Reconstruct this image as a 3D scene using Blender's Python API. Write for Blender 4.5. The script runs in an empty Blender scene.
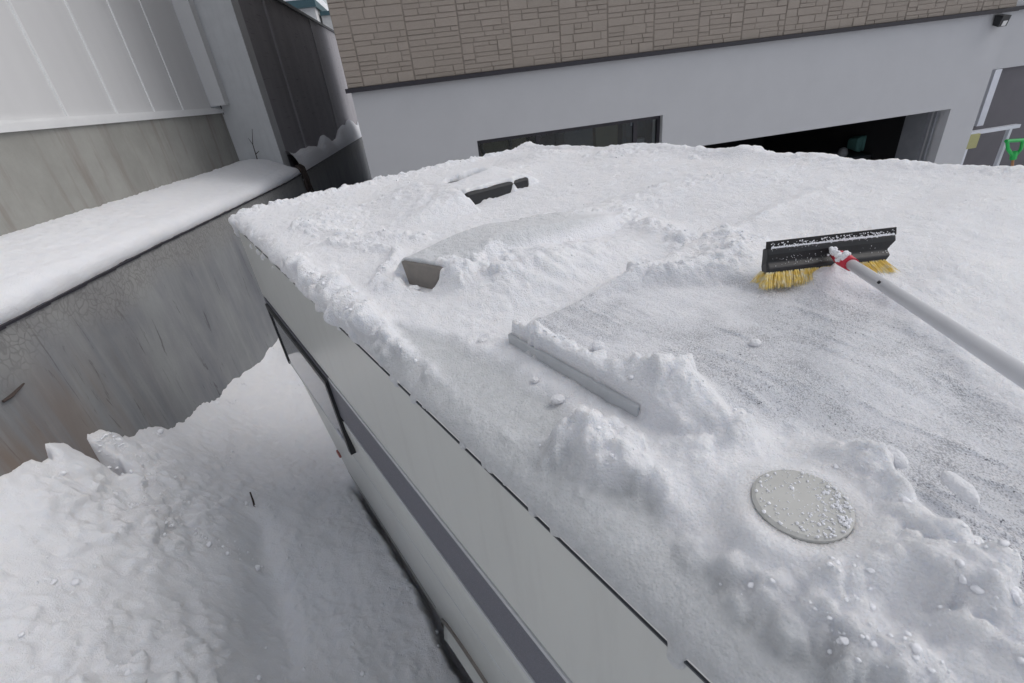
import bpy, math, random
import numpy as np
from mathutils import Matrix, Vector
random.seed(7)
C = bpy.data.collections.new('place'); bpy.context.scene.collection.children.link(C)
H = 3.2                      # eye height above the ground under the snow
# ---------------------------------------------------------------- camera model
F = 483.0; CX, CY = 512.0, 341.5
nad = np.array([(615-CX)/F, (1188-CY)/F, 1.0]); nad /= np.linalg.norm(nad)
upc = -nad
Yc = np.array([0, 0, 1.0]); Yc = Yc-upc*(Yc@upc); Yc /= np.linalg.norm(Yc)
Xc = np.cross(Yc, upc)
if Xc[0] < 0: Xc = -Xc
def ray(u, v):
    r = np.array([(u-CX)/F, (v-CY)/F, 1.0]); return np.array([r@Xc, r@Yc, r@upc])
class Fr:                    # a ground frame: axes a, b, height z (z relative to the eye)
    def __init__(s, a, b): s.a = np.array([a[0], a[1], 0.]); s.b = np.array([b[0], b[1], 0.])
    def P(s, a, b, z): p = s.a*a+s.b*b; return (p[0], p[1], z+H)
    def onz(s, u, v, z): r = ray(u, v); p = r*(z/r[2]); return p@s.a, p@s.b
    def onb(s, u, v, b): r = ray(u, v); p = r*(b/(r@s.b)); return p@s.a, p[2]
    def ona(s, u, v, a): r = ray(u, v); p = r*(a/(r@s.a)); return p@s.b, p[2]
q = math.hypot(.547, .837)
V = Fr((-.547/q, .837/q), (.837/q, .547/q))      # van: a = along (away), b = across (to the right)
L = Fr((.9907, .1357), (-.1357, .9907))          # lot: a = along house front, b = depth
# ---------------------------------------------------------------- noise
def _h(ix, iy, seed):
    n = (ix*374761393+iy*668265263+seed*974711) & 0xffffffff
    n = ((n ^ (n >> 13))*1274126177) & 0xffffffff
    return (n ^ (n >> 16)) & 0xffffffff
def perlin(x, y, seed=0):
    xi = np.floor(x).astype(np.int64); yi = np.floor(y).astype(np.int64)
    xf = x-xi; yf = y-yi
    u = xf*xf*xf*(xf*(xf*6-15)+10); v = yf*yf*yf*(yf*(yf*6-15)+10)
    def g(ix, iy, dx, dy):
        a = _h(ix, iy, seed)/4294967296.0*2*np.pi
        return np.cos(a)*dx+np.sin(a)*dy
    n00 = g(xi, yi, xf, yf); n10 = g(xi+1, yi, xf-1, yf)
    n01 = g(xi, yi+1, xf, yf-1); n11 = g(xi+1, yi+1, xf-1, yf-1)
    return (n00*(1-u)+n10*u)*(1-v)+(n01*(1-u)+n11*u)*v*1.0
def fbm(x, y, octs=4, seed=0, gain=.5):
    s = 0; a = 1.0; t = 0
    for i in range(octs):
        s = s+a*perlin(x*2**i+17.3*i, y*2**i-9.1*i, seed+i*31); t += a; a *= gain
    return s/t*1.5
def voro(x, y, seed=0):        # cell value and distance to the cell border
    xi = np.floor(x).astype(np.int64); yi = np.floor(y).astype(np.int64)
    f1 = np.full(x.shape, 9.); f2 = np.full(x.shape, 9.); val = np.zeros(x.shape)
    for i in (-1, 0, 1):
        for j in (-1, 0, 1):
            a = _h(xi+i, yi+j, seed)/4294967296.0; b = _h(xi+i, yi+j, seed+7)/4294967296.0
            d = np.hypot(xi+i+a-x, yi+j+b-y); c = _h(xi+i, yi+j, seed+13)/4294967296.0
            nw = d < f1; f2 = np.where(nw, f1, np.minimum(f2, d)); val = np.where(nw, c, val); f1 = np.where(nw, d, f1)
    return val, f2-f1
def chunks(x, y, seed, wob=.25):
    wx_ = fbm(x*1.7, y*1.7, 3, seed+50)*wob*2; wy_ = fbm(x*1.7+5, y*1.7, 3, seed+51)*wob*2
    v, e = voro(x+wx_, y+wy_, seed); return v**1.6*sstep(0, .35, e)
def sstep(a, b, x):
    t = np.clip((x-a)/(b-a), 0, 1); return t*t*(3-2*t)
def polydist(px, py, pts):
    d = np.full(px.shape, 1e9)
    for (x0, y0), (x1, y1) in zip(pts[:-1], pts[1:]):
        dx, dy = x1-x0, y1-y0; l = dx*dx+dy*dy+1e-12
        t = np.clip(((px-x0)*dx+(py-y0)*dy)/l, 0, 1)
        d = np.minimum(d, np.hypot(px-x0-t*dx, py-y0-t*dy))
    return d
def inpoly(px, py, pts):      # signed distance, negative inside
    c = np.zeros(px.shape, bool); n = len(pts)
    for i in range(n):
        x0, y0 = pts[i]; x1, y1 = pts[(i+1) % n]
        if y0 == y1: continue
        k = ((y0 > py) != (y1 > py)) & (px < (x1-x0)*(py-y0)/(y1-y0)+x0); c ^= k
    d = polydist(px, py, list(pts)+[pts[0]])
    return np.where(c, -d, d)
# ---------------------------------------------------------------- objects
MW = {}
def thing(name, label, cat, loc, rotz=0, group=None):
    o = bpy.data.objects.new(name, None); C.objects.link(o)
    o.location = loc; o.rotation_euler = (0, 0, rotz); o.empty_display_size = .1
    o['label'] = label; o['category'] = cat
    if group: o['group'] = group
    MW[o.name] = Matrix.Translation(Vector(loc)) @ Matrix.Rotation(rotz, 4, 'Z')
    return o
def obj(name, vs, fs, mat, parent=None, base=None, rotz=0, smooth=False, **tags):
    if parent is not None: M = MW[parent.name]
    else:
        if base is None:
            a = np.array(vs); base = (float(a[:, 0].mean()), float(a[:, 1].mean()), float(a[:, 2].min()))
        M = Matrix.Translation(Vector(base)) @ Matrix.Rotation(rotz, 4, 'Z')
    Mi = np.array(M.inverted()); a = np.array(vs, dtype=float)
    a = a@Mi[:3, :3].T+Mi[:3, 3]
    me = bpy.data.meshes.new(name); me.from_pydata(a.tolist(), [], [list(f) for f in fs]); me.validate(); me.update()
    if smooth: me.polygons.foreach_set('use_smooth', [True]*len(me.polygons))
    me.materials.append(mat)
    o = bpy.data.objects.new(name, me); C.objects.link(o)
    if parent is not None: o.parent = parent
    else: o.location = M.to_translation(); o.rotation_euler = (0, 0, rotz)
    MW[o.name] = M
    for k, v in tags.items(): o[k] = v
    return o
class MB:
    def __init__(s): s.v = []; s.f = []
    def add(s, vs, fs):
        k = len(s.v); s.v += [tuple(map(float, p)) for p in vs]; s.f += [tuple(i+k for i in f) for f in fs]; return s
    def box(s, fr, a0, a1, b0, b1, z0, z1):
        if a0 > a1: a0, a1 = a1, a0
        if b0 > b1: b0, b1 = b1, b0
        p = [fr.P(a, b, z) for z in (z0, z1) for a, b in ((a0, b0), (a1, b0), (a1, b1), (a0, b1))]
        return s.add(p, [(0, 3, 2, 1), (4, 5, 6, 7), (0, 1, 5, 4), (1, 2, 6, 5), (2, 3, 7, 6), (3, 0, 4, 7)])
    def prism(s, A, B):        # two matching polygons
        n = len(A); f = [tuple(range(n-1, -1, -1)), tuple(range(n, 2*n))]
        f += [(i, (i+1) % n, (i+1) % n+n, i+n) for i in range(n)]
        return s.add(list(A)+list(B), f)
    def tube(s, pts, r, n=10, caps=True):
        pts = [Vector(p) for p in pts]; rr = r if isinstance(r, (list, tuple)) else [r]*len(pts)
        V0 = []; up = Vector((.13, .21, .97))
        for i, p in enumerate(pts):
            t = (pts[min(i+1, len(pts)-1)]-pts[max(i-1, 0)]).normalized()
            x = t.cross(up)
            if x.length < 1e-3: x = t.cross(Vector((1, 0, 0)))
            x.normalize(); y = t.cross(x)
            V0 += [p+(x*math.cos(2*math.pi*k/n)+y*math.sin(2*math.pi*k/n))*rr[i] for k in range(n)]
        f = [(i*n+k, i*n+(k+1) % n, (i+1)*n+(k+1) % n, (i+1)*n+k) for i in range(len(pts)-1) for k in range(n)]
        if caps: f += [tuple(range(n-1, -1, -1)), tuple((len(pts)-1)*n+k for k in range(n))]
        return s.add(V0, f)
    def build(s, name, mat, parent=None, **k): return obj(name, s.v, s.f, mat, parent, **k)
def bevel(o, w, seg=2):
    m = o.modifiers.new('b', 'BEVEL'); m.width = w; m.segments = seg; m.limit_method = 'ANGLE'; m.angle_limit = .6
    return o
def grid_obj(name, X, Y, Z, mat, attrs={}, flip=False, **k):
    ni, nj = X.shape
    v = np.stack([X, Y, Z], -1).reshape(-1, 3)
    base = k.pop('base', (0, 0, 0)); v = v-np.array(base)
    i, j = np.meshgrid(np.arange(ni-1), np.arange(nj-1), indexing='ij')
    a = (i*nj+j).ravel(); f = np.stack([a, a+nj, a+nj+1, a+1], -1)
    if flip: f = f[:, ::-1]
    me = bpy.data.meshes.new(name)
    me.vertices.add(len(v)); me.vertices.foreach_set('co', v.astype(np.float32).ravel())
    me.loops.add(f.size); me.loops.foreach_set('vertex_index', f.astype(np.int32).ravel())
    me.polygons.add(len(f)); me.polygons.foreach_set('loop_start', np.arange(0, f.size, 4, dtype=np.int32))
    me.polygons.foreach_set('loop_total', np.full(len(f), 4, dtype=np.int32))
    me.polygons.foreach_set('use_smooth', np.ones(len(f), dtype=bool))
    me.update(calc_edges=True)
    for n, arr in attrs.items():
        at = me.attributes.new(n, 'FLOAT', 'POINT'); at.data.foreach_set('value', arr.astype(np.float32).ravel())
    me.materials.append(mat)
    o = bpy.data.objects.new(name, me); C.objects.link(o); o.location = base
    for kk, vv in k.items(): o[kk] = vv
    return o
# ---------------------------------------------------------------- materials
class N:
    def __init__(s, name):
        s.m = bpy.data.materials.new(name); s.m.use_nodes = True; s.t = s.m.node_tree; s.t.nodes.clear()
        s.out = s.t.nodes.new('ShaderNodeOutputMaterial'); s.b = s.t.nodes.new('ShaderNodeBsdfPrincipled')
        s.t.links.new(s.b.outputs[0], s.out.inputs[0]); s.co = s.t.nodes.new('ShaderNodeTexCoord').outputs['Object']
    def nd(s, typ, **k):
        n = s.t.nodes.new(typ)
        for a, b in k.items(): setattr(n, a, b)
        return n
    def lk(s, a, b): s.t.links.new(a, b)
    def mapc(s, scale, rot=(0, 0, 0)):
        n = s.nd('ShaderNodeMapping'); n.inputs['Scale'].default_value = scale; n.inputs['Rotation'].default_value = rot
        s.lk(s.co, n.inputs[0]); return n.outputs[0]
    def noise(s, scale, detail=4, rough=.5, co=None, dist=0):
        n = s.nd('ShaderNodeTexNoise'); n.inputs['Scale'].default_value = scale; n.inputs['Detail'].default_value = detail
        n.inputs['Roughness'].default_value = rough; n.inputs['Distortion'].default_value = dist
        s.lk(co or s.co, n.inputs['Vector']); return n.outputs[0]
    def ramp(s, x, stops):
        n = s.nd('ShaderNodeValToRGB'); e = n.color_ramp.elements
        while len(e) < len(stops): e.new(.5)
        for k, (p, c) in enumerate(stops):
            e[k].position = p; e[k].color = (c, c, c, 1) if isinstance(c, (int, float)) else (*c, 1)
        s.lk(x, n.inputs[0]); return n.outputs[0]
    def mix(s, f, a, b, mode='MIX'):
        n = s.nd('ShaderNodeMix', data_type='RGBA', blend_type=mode)
        for inp, v in ((n.inputs[0], f), (n.inputs[6], a), (n.inputs[7], b)):
            if isinstance(v, (int, float)): inp.default_value = v if inp.type == 'VALUE' else (v, v, v, 1)
            elif isinstance(v, tuple): inp.default_value = (*v, 1)
            else: s.lk(v, inp)
        return n.outputs[2]
    def math(s, op, a, b=0.0):
        n = s.nd('ShaderNodeMath', operation=op)
        for i, v in enumerate((a, b)):
            if isinstance(v, (int, float)): n.inputs[i].default_value = v
            else: s.lk(v, n.inputs[i])
        return n.outputs[0]
    def attr(s, name):
        n = s.nd('ShaderNodeAttribute'); n.attribute_name = name; return n.outputs['Fac']
    def bump(s, h, strength=.3, dist=.01, nrm=None):
        n = s.nd('ShaderNodeBump'); n.inputs['Strength'].default_value = strength; n.inputs['Distance'].default_value = dist
        s.lk(h, n.inputs['Height'])
        if nrm: s.lk(nrm, n.inputs['Normal'])
        s.lk(n.outputs[0], s.b.inputs['Normal']); return n.outputs[0]
    def set(s, col=None, rough=None, metal=None, **k):
        for nm, v in (('Base Color', col), ('Roughness', rough), ('Metallic', metal)):
            if v is None: continue
            if isinstance(v, tuple): s.b.inputs[nm].default_value = (*v, 1)
            elif isinstance(v, (int, float)): s.b.inputs[nm].default_value = v
            else: s.lk(v, s.b.inputs[nm])
        for a, b in k.items(): s.b.inputs[a.replace('_', ' ')].default_value = b
        return s
def paint(name, col, rough=.5, var=.08, scale=6, metal=0, dirt=None, bump=0):
    n = N(name); a = n.noise(scale, 6, .6)
    c = n.mix(n.ramp(a, [(.3, 0.), (.7, 1.)]), tuple(x*(1-var) for x in col), tuple(min(1, x*(1+var)) for x in col))
    if dirt:
        d = n.ramp(n.noise(3, 8, .7, n.mapc((6, 6, .7))), [(.5, 0.), (.75, .5)])
        c = n.mix(d, c, dirt)
    n.set(c, rough, metal)
    if bump: n.bump(n.noise(80, 4, .6), bump, .004)
    return n.m
SN = (.86, .87, .885)
def snow_mat(name, fine=1.0, speck=False, sss=.8):
    n = N(name)
    c = SN
    m1 = n.ramp(n.noise(9, 5, .6), [(.3, 0.), (.75, 1.)])
    c = n.mix(m1, (.845, .86, .905), (.885, .895, .935))
    if speck:
        th = n.attr('thin'); fr = n.attr('frost')
        sp = n.noise(560, 1.2, .6, n.mapc((1, .55, 1), (0, 0, .5))); spl = n.noise(14, 4, .65)
        k = n.math('ADD', sp, n.math('MULTIPLY', n.math('SUBTRACT', spl, .5), .5))
        dots = n.ramp(k, [(.515, 0.), (.60, 1.)])
        big = n.ramp(n.noise(190, 2, .5), [(.67, 0.), (.71, 1.)])
        dots = n.math('MAXIMUM', n.math('MULTIPLY', dots, .5), n.math('MULTIPLY', big, .9))
        c = n.mix(n.math('MULTIPLY', th, .38), c, (.50, .52, .56))
        c = n.mix(n.math('MULTIPLY', dots, th), c, (.12, .125, .15))
        fm = n.ramp(n.noise(60, 5, .65), [(.35, .75), (.65, 1.)])
        c = n.mix(n.math('MULTIPLY', fr, fm), c, (.58, .60, .62))
    n.set(c, .75)
    n.b.inputs['Specular IOR Level'].default_value = .25
    n.b.inputs['Subsurface Weight'].default_value = sss
    n.b.inputs['Subsurface Radius'].default_value = (.85, .93, 1.); n.b.inputs['Subsurface Scale'].default_value = .02
    b1 = n.noise(70, 6, .72); vo = n.nd('ShaderNodeTexVoronoi'); vo.inputs['Scale'].default_value = 230; n.lk(n.co, vo.inputs['Vector'])
    h = n.math('ADD', b1, n.math('MULTIPLY', vo.outputs[0], -.35))
    n.bump(h, .8*fine, .016)
    return n.m
M = {}
M['roofsnow'] = snow_mat('roof_snow_mat', 1., True)
M['snow'] = snow_mat('snow_mat', .8, sss=.3)
M['frostroof'] = snow_mat('frosted_roof', .6, sss=.2)
M['crumb'] = snow_mat('snow_crumb_mat', .3, sss=0)
M['van'] = paint('van_paint', (.58, .595, .575), .28, .03, 2, dirt=(.49, .495, .48))
M['vanlow'] = paint('van_lower_paint', (.58, .60, .58), .3, .04, 3, dirt=(.48, .49, .47))
M['trim'] = paint('van_trim', (.52, .54, .56), .35, .05)
M['frostroof'] = None
M['black'] = paint('black_plastic', (.014, .015, .018), .45, .2, 20, bump=.1)
M['rubber'] = paint('tyre_rubber', (.02, .02, .022), .8, .2, 20)
M['rim'] = paint('wheel_rim_steel', (.4, .4, .42), .4, .1, 20, .6)
M['dark'] = paint('dark_underbody', (.03, .03, .033), .8, .2, 10)
n = N('charcoal_stripe'); sp = n.noise(700, 1, .5)
n.set(n.mix(n.ramp(sp, [(.5, 0.), (.75, 1.)]), (.095, .098, .125), (.22, .225, .26)), .45); M['stripe'] = n.m
n = N('tinted_glass'); n.set((.16, .17, .20), .06); n.b.inputs['Specular IOR Level'].default_value = .9
M['winglass'] = n.m
n = N('clear_pane'); t = n.nd('ShaderNodeBsdfTransparent'); g = n.nd('ShaderNodeBsdfGlossy'); g.inputs['Roughness'].default_value = .03
mx = n.nd('ShaderNodeMixShader'); mx.inputs[0].default_value = .03; n.lk(t.outputs[0], mx.inputs[1]); n.lk(g.outputs[0], mx.inputs[2]); n.lk(mx.outputs[0], n.out.inputs[0])
t.inputs[0].default_value = (.75, .78, .78, 1); M['pane'] = n.m
M['orange'] = paint('orange_lens', (.36, .12, .10), .3)
M['brown'] = paint('bronze_vent', (.20, .185, .17), .4, .12, 30, .3)
M['ventgrey'] = paint('grey_vent_plastic', (.47, .475, .46), .5, .05, 30)
M['panel'] = paint('panel_frame_alu', (.50, .52, .54), .45, .08, 30, .3)
M['stucco'] = paint('white_wall_render', (.47, .475, .495), .85, .025, 3, bump=.15)
M['darktrim'] = paint('dark_trim', (.022, .02, .028), .5)
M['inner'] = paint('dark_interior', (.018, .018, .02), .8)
M['strip'] = paint('mortar_strip', (.42, .41, .43), .9)
M['concrete_l'] = paint('pale_concrete', (.66, .675, .69), .9, .05, 5, dirt=(.56, .575, .59), bump=.3)
# stained base concrete
n = N('stained_concrete'); a = n.ramp(n.noise(1.6, 8, .65), [(.3, 0.), (.7, 1.)])
c = n.mix(a, (.27, .27, .25), (.37, .37, .35))
st = n.ramp(n.noise(2.2, 6, .6, n.mapc((2.5, 2.5, .35))), [(.52, 0.), (.70, .75)])
c = n.mix(st, c, (.22, .19, .165)); n.set(c, .9); n.bump(n.noise(40, 6, .6), .3, .01); M['base'] = n.m
# retaining wall: streaks, crackle at the top, rusty drips near the left
n = N('weathered_retaining_wall')
xyz = n.nd('ShaderNodeSeparateXYZ'); n.lk(n.co, xyz.inputs[0])
a = n.ramp(n.noise(1.3, 8, .6), [(.3, 0.), (.72, 1.)])
c = n.mix(a, (.20, .21, .22), (.315, .325, .33))
s1 = n.ramp(n.noise(2.0, 7, .62, n.mapc((1.6, 1.6, .34)), .6), [(.42, 0.), (.70, .65)])
c = n.mix(s1, c, (.135, .14, .17))
s2 = n.ramp(n.noise(5.0, 6, .7, n.mapc((2.2, 2.2, .2))), [(.52, 0.), (.66, .45)])
c = n.mix(s2, c, (.30, .31, .31))
s3 = n.ramp(n.noise(9.0, 5, .7, n.mapc((1.8, 1.8, .2)), 1.2), [(.62, 0.), (.67, .6)])
c = n.mix(s3, c, (.05, .045, .055))
# rust, fading with distance along the wall (object y) and low down
ry = n.nd('ShaderNodeMapRange'); ry.inputs[1].default_value = 3.1; ry.inputs[2].default_value = 1.9; n.lk(xyz.outputs[1], ry.inputs[0])
rz = n.nd('ShaderNodeMapRange'); rz.inputs[1].default_value = 2.35; rz.inputs[2].default_value = 2.0; n.lk(xyz.outputs[2], rz.inputs[0])
rr = n.ramp(n.noise(2.3, 5, .6, n.mapc((2.2, 2.2, .2))), [(.42, 0.), (.58, .75)])
c = n.mix(n.math('MULTIPLY', rr, n.math('MULTIPLY', ry.outputs[0], rz.outputs[0])), c, (.20, .145, .11))
# crackled band under the coping: height above = z - top(y)
top = n.math('SUBTRACT', 2.585, n.math('MULTIPLY', xyz.outputs[1], .062))
dep = n.math('SUBTRACT', top, xyz.outputs[2])
wob = n.math('MULTIPLY', n.math('SUBTRACT', n.noise(1.8, 3, .5), .5), .35)
bd = n.nd('ShaderNodeMapRange'); bd.inputs[1].default_value = .26; bd.inputs[2].default_value = .10; n.lk(n.math('ADD', dep, wob), bd.inputs[0])
vo = n.nd('ShaderNodeTexVoronoi', feature='DISTANCE_TO_EDGE'); vo.inputs['Scale'].default_value = 27
wv = n.nd('ShaderNodeMix', data_type='RGBA', blend_type='ADD'); wv.inputs[0].default_value = .12
n.lk(n.mapc((1, 1, .75)), wv.inputs[6]); nn_ = n.nd('ShaderNodeTexNoise'); nn_.inputs['Scale'].default_value = 9; n.lk(n.co, nn_.inputs['Vector']); n.lk(nn_.outputs[1], wv.inputs[7]); n.lk(wv.outputs[2], vo.inputs['Vector'])
cr = n.ramp(vo.outputs[0], [(.0, 1.), (.13, 0.)])
c = n.mix(n.math('MULTIPLY', bd.outputs[0], .5), c, (.30, .295, .28))
c = n.mix(n.math('MULTIPLY', n.math('MULTIPLY', cr, bd.outputs[0]), .48), c, (.12, .115, .12))
n.set(c, .75)
hh = n.math('ADD', n.math('MULTIPLY', n.noise(1.2, 3, .5, n.mapc((4, 4, .2))), .4), n.math('MULTIPLY', n.noise(50, 6, .6), .25))
hh = n.math('SUBTRACT', hh, n.math('MULTIPLY', n.math('MULTIPLY', cr, bd.outputs[0]), .3))
n.bump(hh, .35, .02); M['retain'] = n.m
# dark block wall with board courses
n = N('dark_weathered_concrete'); a = n.ramp(n.noise(1.2, 8, .62, n.mapc((1.5, 1.5, .6))), [(.3, 0.), (.7, 1.)])
c = n.mix(a, (.33, .32, .345), (.42, .41, .43))
co2 = n.ramp(n.noise(3, 6, .6, n.mapc((.5, .5, 9))), [(.60, 0.), (.66, .6)])
c = n.mix(co2, c, (.20, .19, .21)); n.set(c, .9); n.bump(n.noise(20, 6, .6, n.mapc((1, 1, 3))), .4, .02); M['darkwall'] = n.m
n = N('pale_siding'); a = n.noise(2, 4, .5, n.mapc((3, 3, .4)))
n.set(n.mix(n.ramp(a, [(.35, 0.), (.65, 1.)]), (.66, .665, .675), (.68, .685, .695)), .5)
w = n.nd('ShaderNodeTexWave', wave_type='BANDS', bands_direction='Y'); w.inputs['Scale'].default_value = 14; n.lk(n.co, w.inputs['Vector']); n.bump(w.outputs[1], .02, .004); M['siding'] = n.m
M['sidingseam'] = paint('siding_trim_metal', (.78, .79, .80), .4, .03)
n = N('stone_cladding'); oi = n.noise(7, 3, .6); o2 = n.noise(30, 6, .75, n.mapc((1, 1, 5)))
rn = n.attr('tone')
c = n.mix(rn, (.325, .285, .25), (.36, .315, .278)); c = n.mix(n.ramp(o2, [(.4, 0.), (.75, .5)]), c, (.255, .22, .19))
n.set(c, .9); n.bump(o2, .9, .01); M['stone'] = n.m
M['mortar'] = paint('cladding_joint', (.25, .217, .19), .9)
M['greyshutter'] = paint('grey_shutter', (.105, .10, .115), .6, .06, 4)
M['white'] = paint('white_metal', (.62, .64, .70), .4, .04)
M['green'] = paint('green_plastic', (.01, .42, .08), .4)
M['wood'] = paint('orange_wood', (.40, .20, .10), .6)
n = N('snowy_yellow_bristle'); n.set(n.mix(n.ramp(n.noise(70, 4, .6), [(.46, 0.), (.66, .9)]), (.88, .68, .20), (.86, .84, .72)), .85); M['yellow'] = n.m
M['red'] = paint('red_label', (.55, .02, .05), .45)
M['pole'] = paint('broom_pole', (.66, .68, .72), .35, .04, 12, .0)
M['twig'] = paint('dry_twig', (.06, .045, .04), .9)
M['fur'] = paint('olive_cabinet', (.12, .11, .07), .7)
M['grey'] = paint('grey_metal', (.22, .23, .25), .5)
M['darkgrey'] = paint('dark_grey_panel', (.06, .065, .075), .5)
M['teal'] = paint('teal_cloth', (.10, .24, .23), .8)
M['roofblue'] = paint('dark_teal_fascia', (.04, .09, .11), .5)
M['housewall'] = paint('pale_house_wall', (.62, .62, .62), .8)
M['signy'] = paint('yellow_sign', (.36, .35, .16), .6)

# ================================================================ GROUND SNOW
A_W = -1.9                                    # retaining wall face (L.a)
ctl = []
for u, v in [(0, 465), (30, 450), (75, 435), (118, 440), (150, 425), (200, 400), (240, 370), (275, 345)]:
    b, z = L.ona(u, v, A_W); ctl.append((A_W, b, z))
for u, v, z in [(0, 560, -1.40), (0, 683, -1.50), (60, 520, -1.42), (110, 500, -1.62), (130, 470, -1.60), (100, 600, -1.62), (180, 500, -1.86), (180, 600, -1.84),
                (180, 683, -1.84), (120, 683, -1.68), (220, 560, -1.98), (225, 640, -1.99), (238, 683, -2.0), (262, 600, -2.34), (250, 520, -2.12), (262, 540, -2.3), (280, 683, -2.40), (268, 640, -2.39),
                (300, 640, -2.42), (300, 560, -2.38), (285, 500, -2.34), (340, 560, -2.46), (340, 640, -2.47), (400, 660, -2.52), (300, 430, -2.52), (250, 430, -2.28), (310, 480, -2.45),
                (420, 640, -2.56), (380, 560, -2.55), (345, 490, -2.57), (200, 450, -2.02), (250, 480, -2.2), (290, 390, -2.5)]:
    a, b = L.onz(u, v, z); ctl.append((a, b, z))
for a, b in [(-1.9, 7), (-1.9, 10), (0, 4), (2, 2), (2, -2), (0, -1), (4, 4), (0, 7), (-.3, 3)]: ctl.append((a, b, -2.62))
for b in (-2, -1, 0, .8): ctl.append((A_W, b, -1.2)); ctl.append((-1.2, b, -1.65))
ctl = np.array(ctl); K = np.sqrt((ctl[:, 0, None]-ctl[None, :, 0])**2+(ctl[:, 1, None]-ctl[None, :, 1])**2+.0)
n_ = len(ctl); K2 = np.zeros((n_+1, n_+1)); K2[:n_, :n_] = -K; K2[:n_, n_] = 1; K2[n_, :n_] = 1
K2[:n_, :n_] += np.eye(n_)*.05
wts = np.linalg.solve(K2, np.append(ctl[:, 2], 0))
ga = np.concatenate([-np.geomspace(60, 2.02, 22), np.arange(-1.98, .9, .011), np.geomspace(.92, 60, 26)])
gb = np.concatenate([-np.geomspace(60, .42, 20), np.arange(-.4, 1.0, .03), np.arange(1.0, 3.6, .011), np.arange(3.6, 6.2, .022), np.geomspace(6.25, 90, 30)])
A, B = np.meshgrid(ga, gb, indexing='ij')
Z = np.full(A.shape, wts[-1])
for k in range(n_): Z -= wts[k]*np.sqrt((A-ctl[k, 0])**2+(B-ctl[k, 1])**2)
Zs = Z.copy()
for _ in range(70):
    Zs[1:-1] = .25*Zs[:-2]+.5*Zs[1:-1]+.25*Zs[2:]; Zs[:, 1:-1] = .25*Zs[:, :-2]+.5*Zs[:, 1:-1]+.25*Zs[:, 2:]
Z = Zs
far = sstep(0, 3, np.maximum.reduce([A-2, B-8, -3-B, -2.2-A]))
Z = Z*(1-far)-2.62*far
Z -= np.clip(B-6, 0, 25)*.11*sstep(-.45, -.8, A)
near = ((A > -2.0) & (A < 1) & (B > .5) & (B < 8))*1.0
pile = sstep(-2.2, -1.75, Z)                     # the ploughed heap is clumpier
Au = A-.85*Z; Bu = B+.35*Z
wx = fbm(Au*3, Bu*3, 3, 5)*.12; wy = fbm(Au*3+9, Bu*3, 3, 6)*.12
cm = (.35+.65*pile)*(.35+.65*sstep(-.15, .35, fbm(Au*1.7, Bu*1.7, 3, 14)+.25*pile))
D = near*(.030*fbm(Au*3.2, Bu*3.2, 3, 3)+.008*fbm(Au*14, Bu*14, 4, 4, .6)+(.25+.75*sstep(A_W+.0, A_W+.16, A))*cm*(.030*chunks((Au+wx)*11, (Bu+wy)*11, 311)+.02*chunks(Au*28, Bu*28, 312)+.040*np.abs(fbm((Au+wx)*4, (Bu+wy)*4, 3, 13, .5))+.034*np.abs(fbm((Au+wx)*9, (Bu+wy)*9, 4, 12, .55))+.016*np.abs(fbm((Au+wy)*22, (Bu+wx)*22, 3, 15, .6))-.02))
def stamp(T, ax, ay, cx_, cy_, r, hgt, W1, W2, base=None):
    i0 = np.searchsorted(ax, cx_-r*1.4); i1 = np.searchsorted(ax, cx_+r*1.4); j0 = np.searchsorted(ay, cy_-r*1.4); j1 = np.searchsorted(ay, cy_+r*1.4)
    if i1-i0 < 2 or j1-j0 < 2: return
    X, Y = np.meshgrid(ax[i0:i1], ay[j0:j1], indexing='ij')
    d2 = ((X-cx_+W1[i0:i1, j0:j1]*r)**2+(Y-cy_+W2[i0:i1, j0:j1]*r)**2)/(r*r)
    dome = np.where(d2 < 1, np.sqrt(np.maximum(0, 1-d2)), -9)
    sub = T[i0:i1, j0:j1]; b0 = sub[sub.shape[0]//2, sub.shape[1]//2] if base is None else base
    np.maximum(sub, b0+dome*hgt-.15*hgt, out=sub)
W1 = fbm(A*25, B*25, 3, 41)*.8; W2 = fbm(A*25, B*25, 3, 42)*.8
rng = np.random.default_rng(5)
for k in range(1500):                            # crumbs on the pile and along its lip by the wall
    if k < 250: b = rng.uniform(1.75, 3.6); a = A_W+abs(rng.normal(0, .08))+.02
    else: b = rng.uniform(1.0, 4.2); a = -1.9+abs(rng.normal(0, .55))
    r = rng.uniform(.006, .015)*(1+1.0*(rng.random() > .95))
    stamp(D, ga, gb, a, b, r, r*rng.uniform(.3, .6), W1, W2)
for u, v, z, r, dep_ in [(60, 490, -1.48, .02, .06), (68, 484, -1.48, .02, .06), (130, 441, -1.60, .012, .06)]:
    a, b = L.onz(u, v, z); 
    if r == .06: a = A_W+.02; b = 2.24
    d = np.hypot((A-a)*(1. if r != .06 else .8), B-b); Z -= dep_*(1-sstep(r*.6, r*1.3, d+.02*fbm(A*20, B*20, 3, 9)))
Z -= .34*np.exp(-((B-2.235)/.045)**4-((A-A_W)/.09)**2)
Z += .07*np.exp(-((B-2.10)/.07)**2-((A-A_W-.03)/.08)**2)+.05*np.exp(-((B-2.40)/.07)**2-((A-A_W-.03)/.08)**2)
fd = polydist(A, B, [L.onz(252, 515, -2.15), L.onz(268, 580, -2.33), L.onz(278, 640, -2.37), L.onz(284, 700, -2.40)])
Z -= near*.085*np.exp(-(fd/.075)**2)
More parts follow.
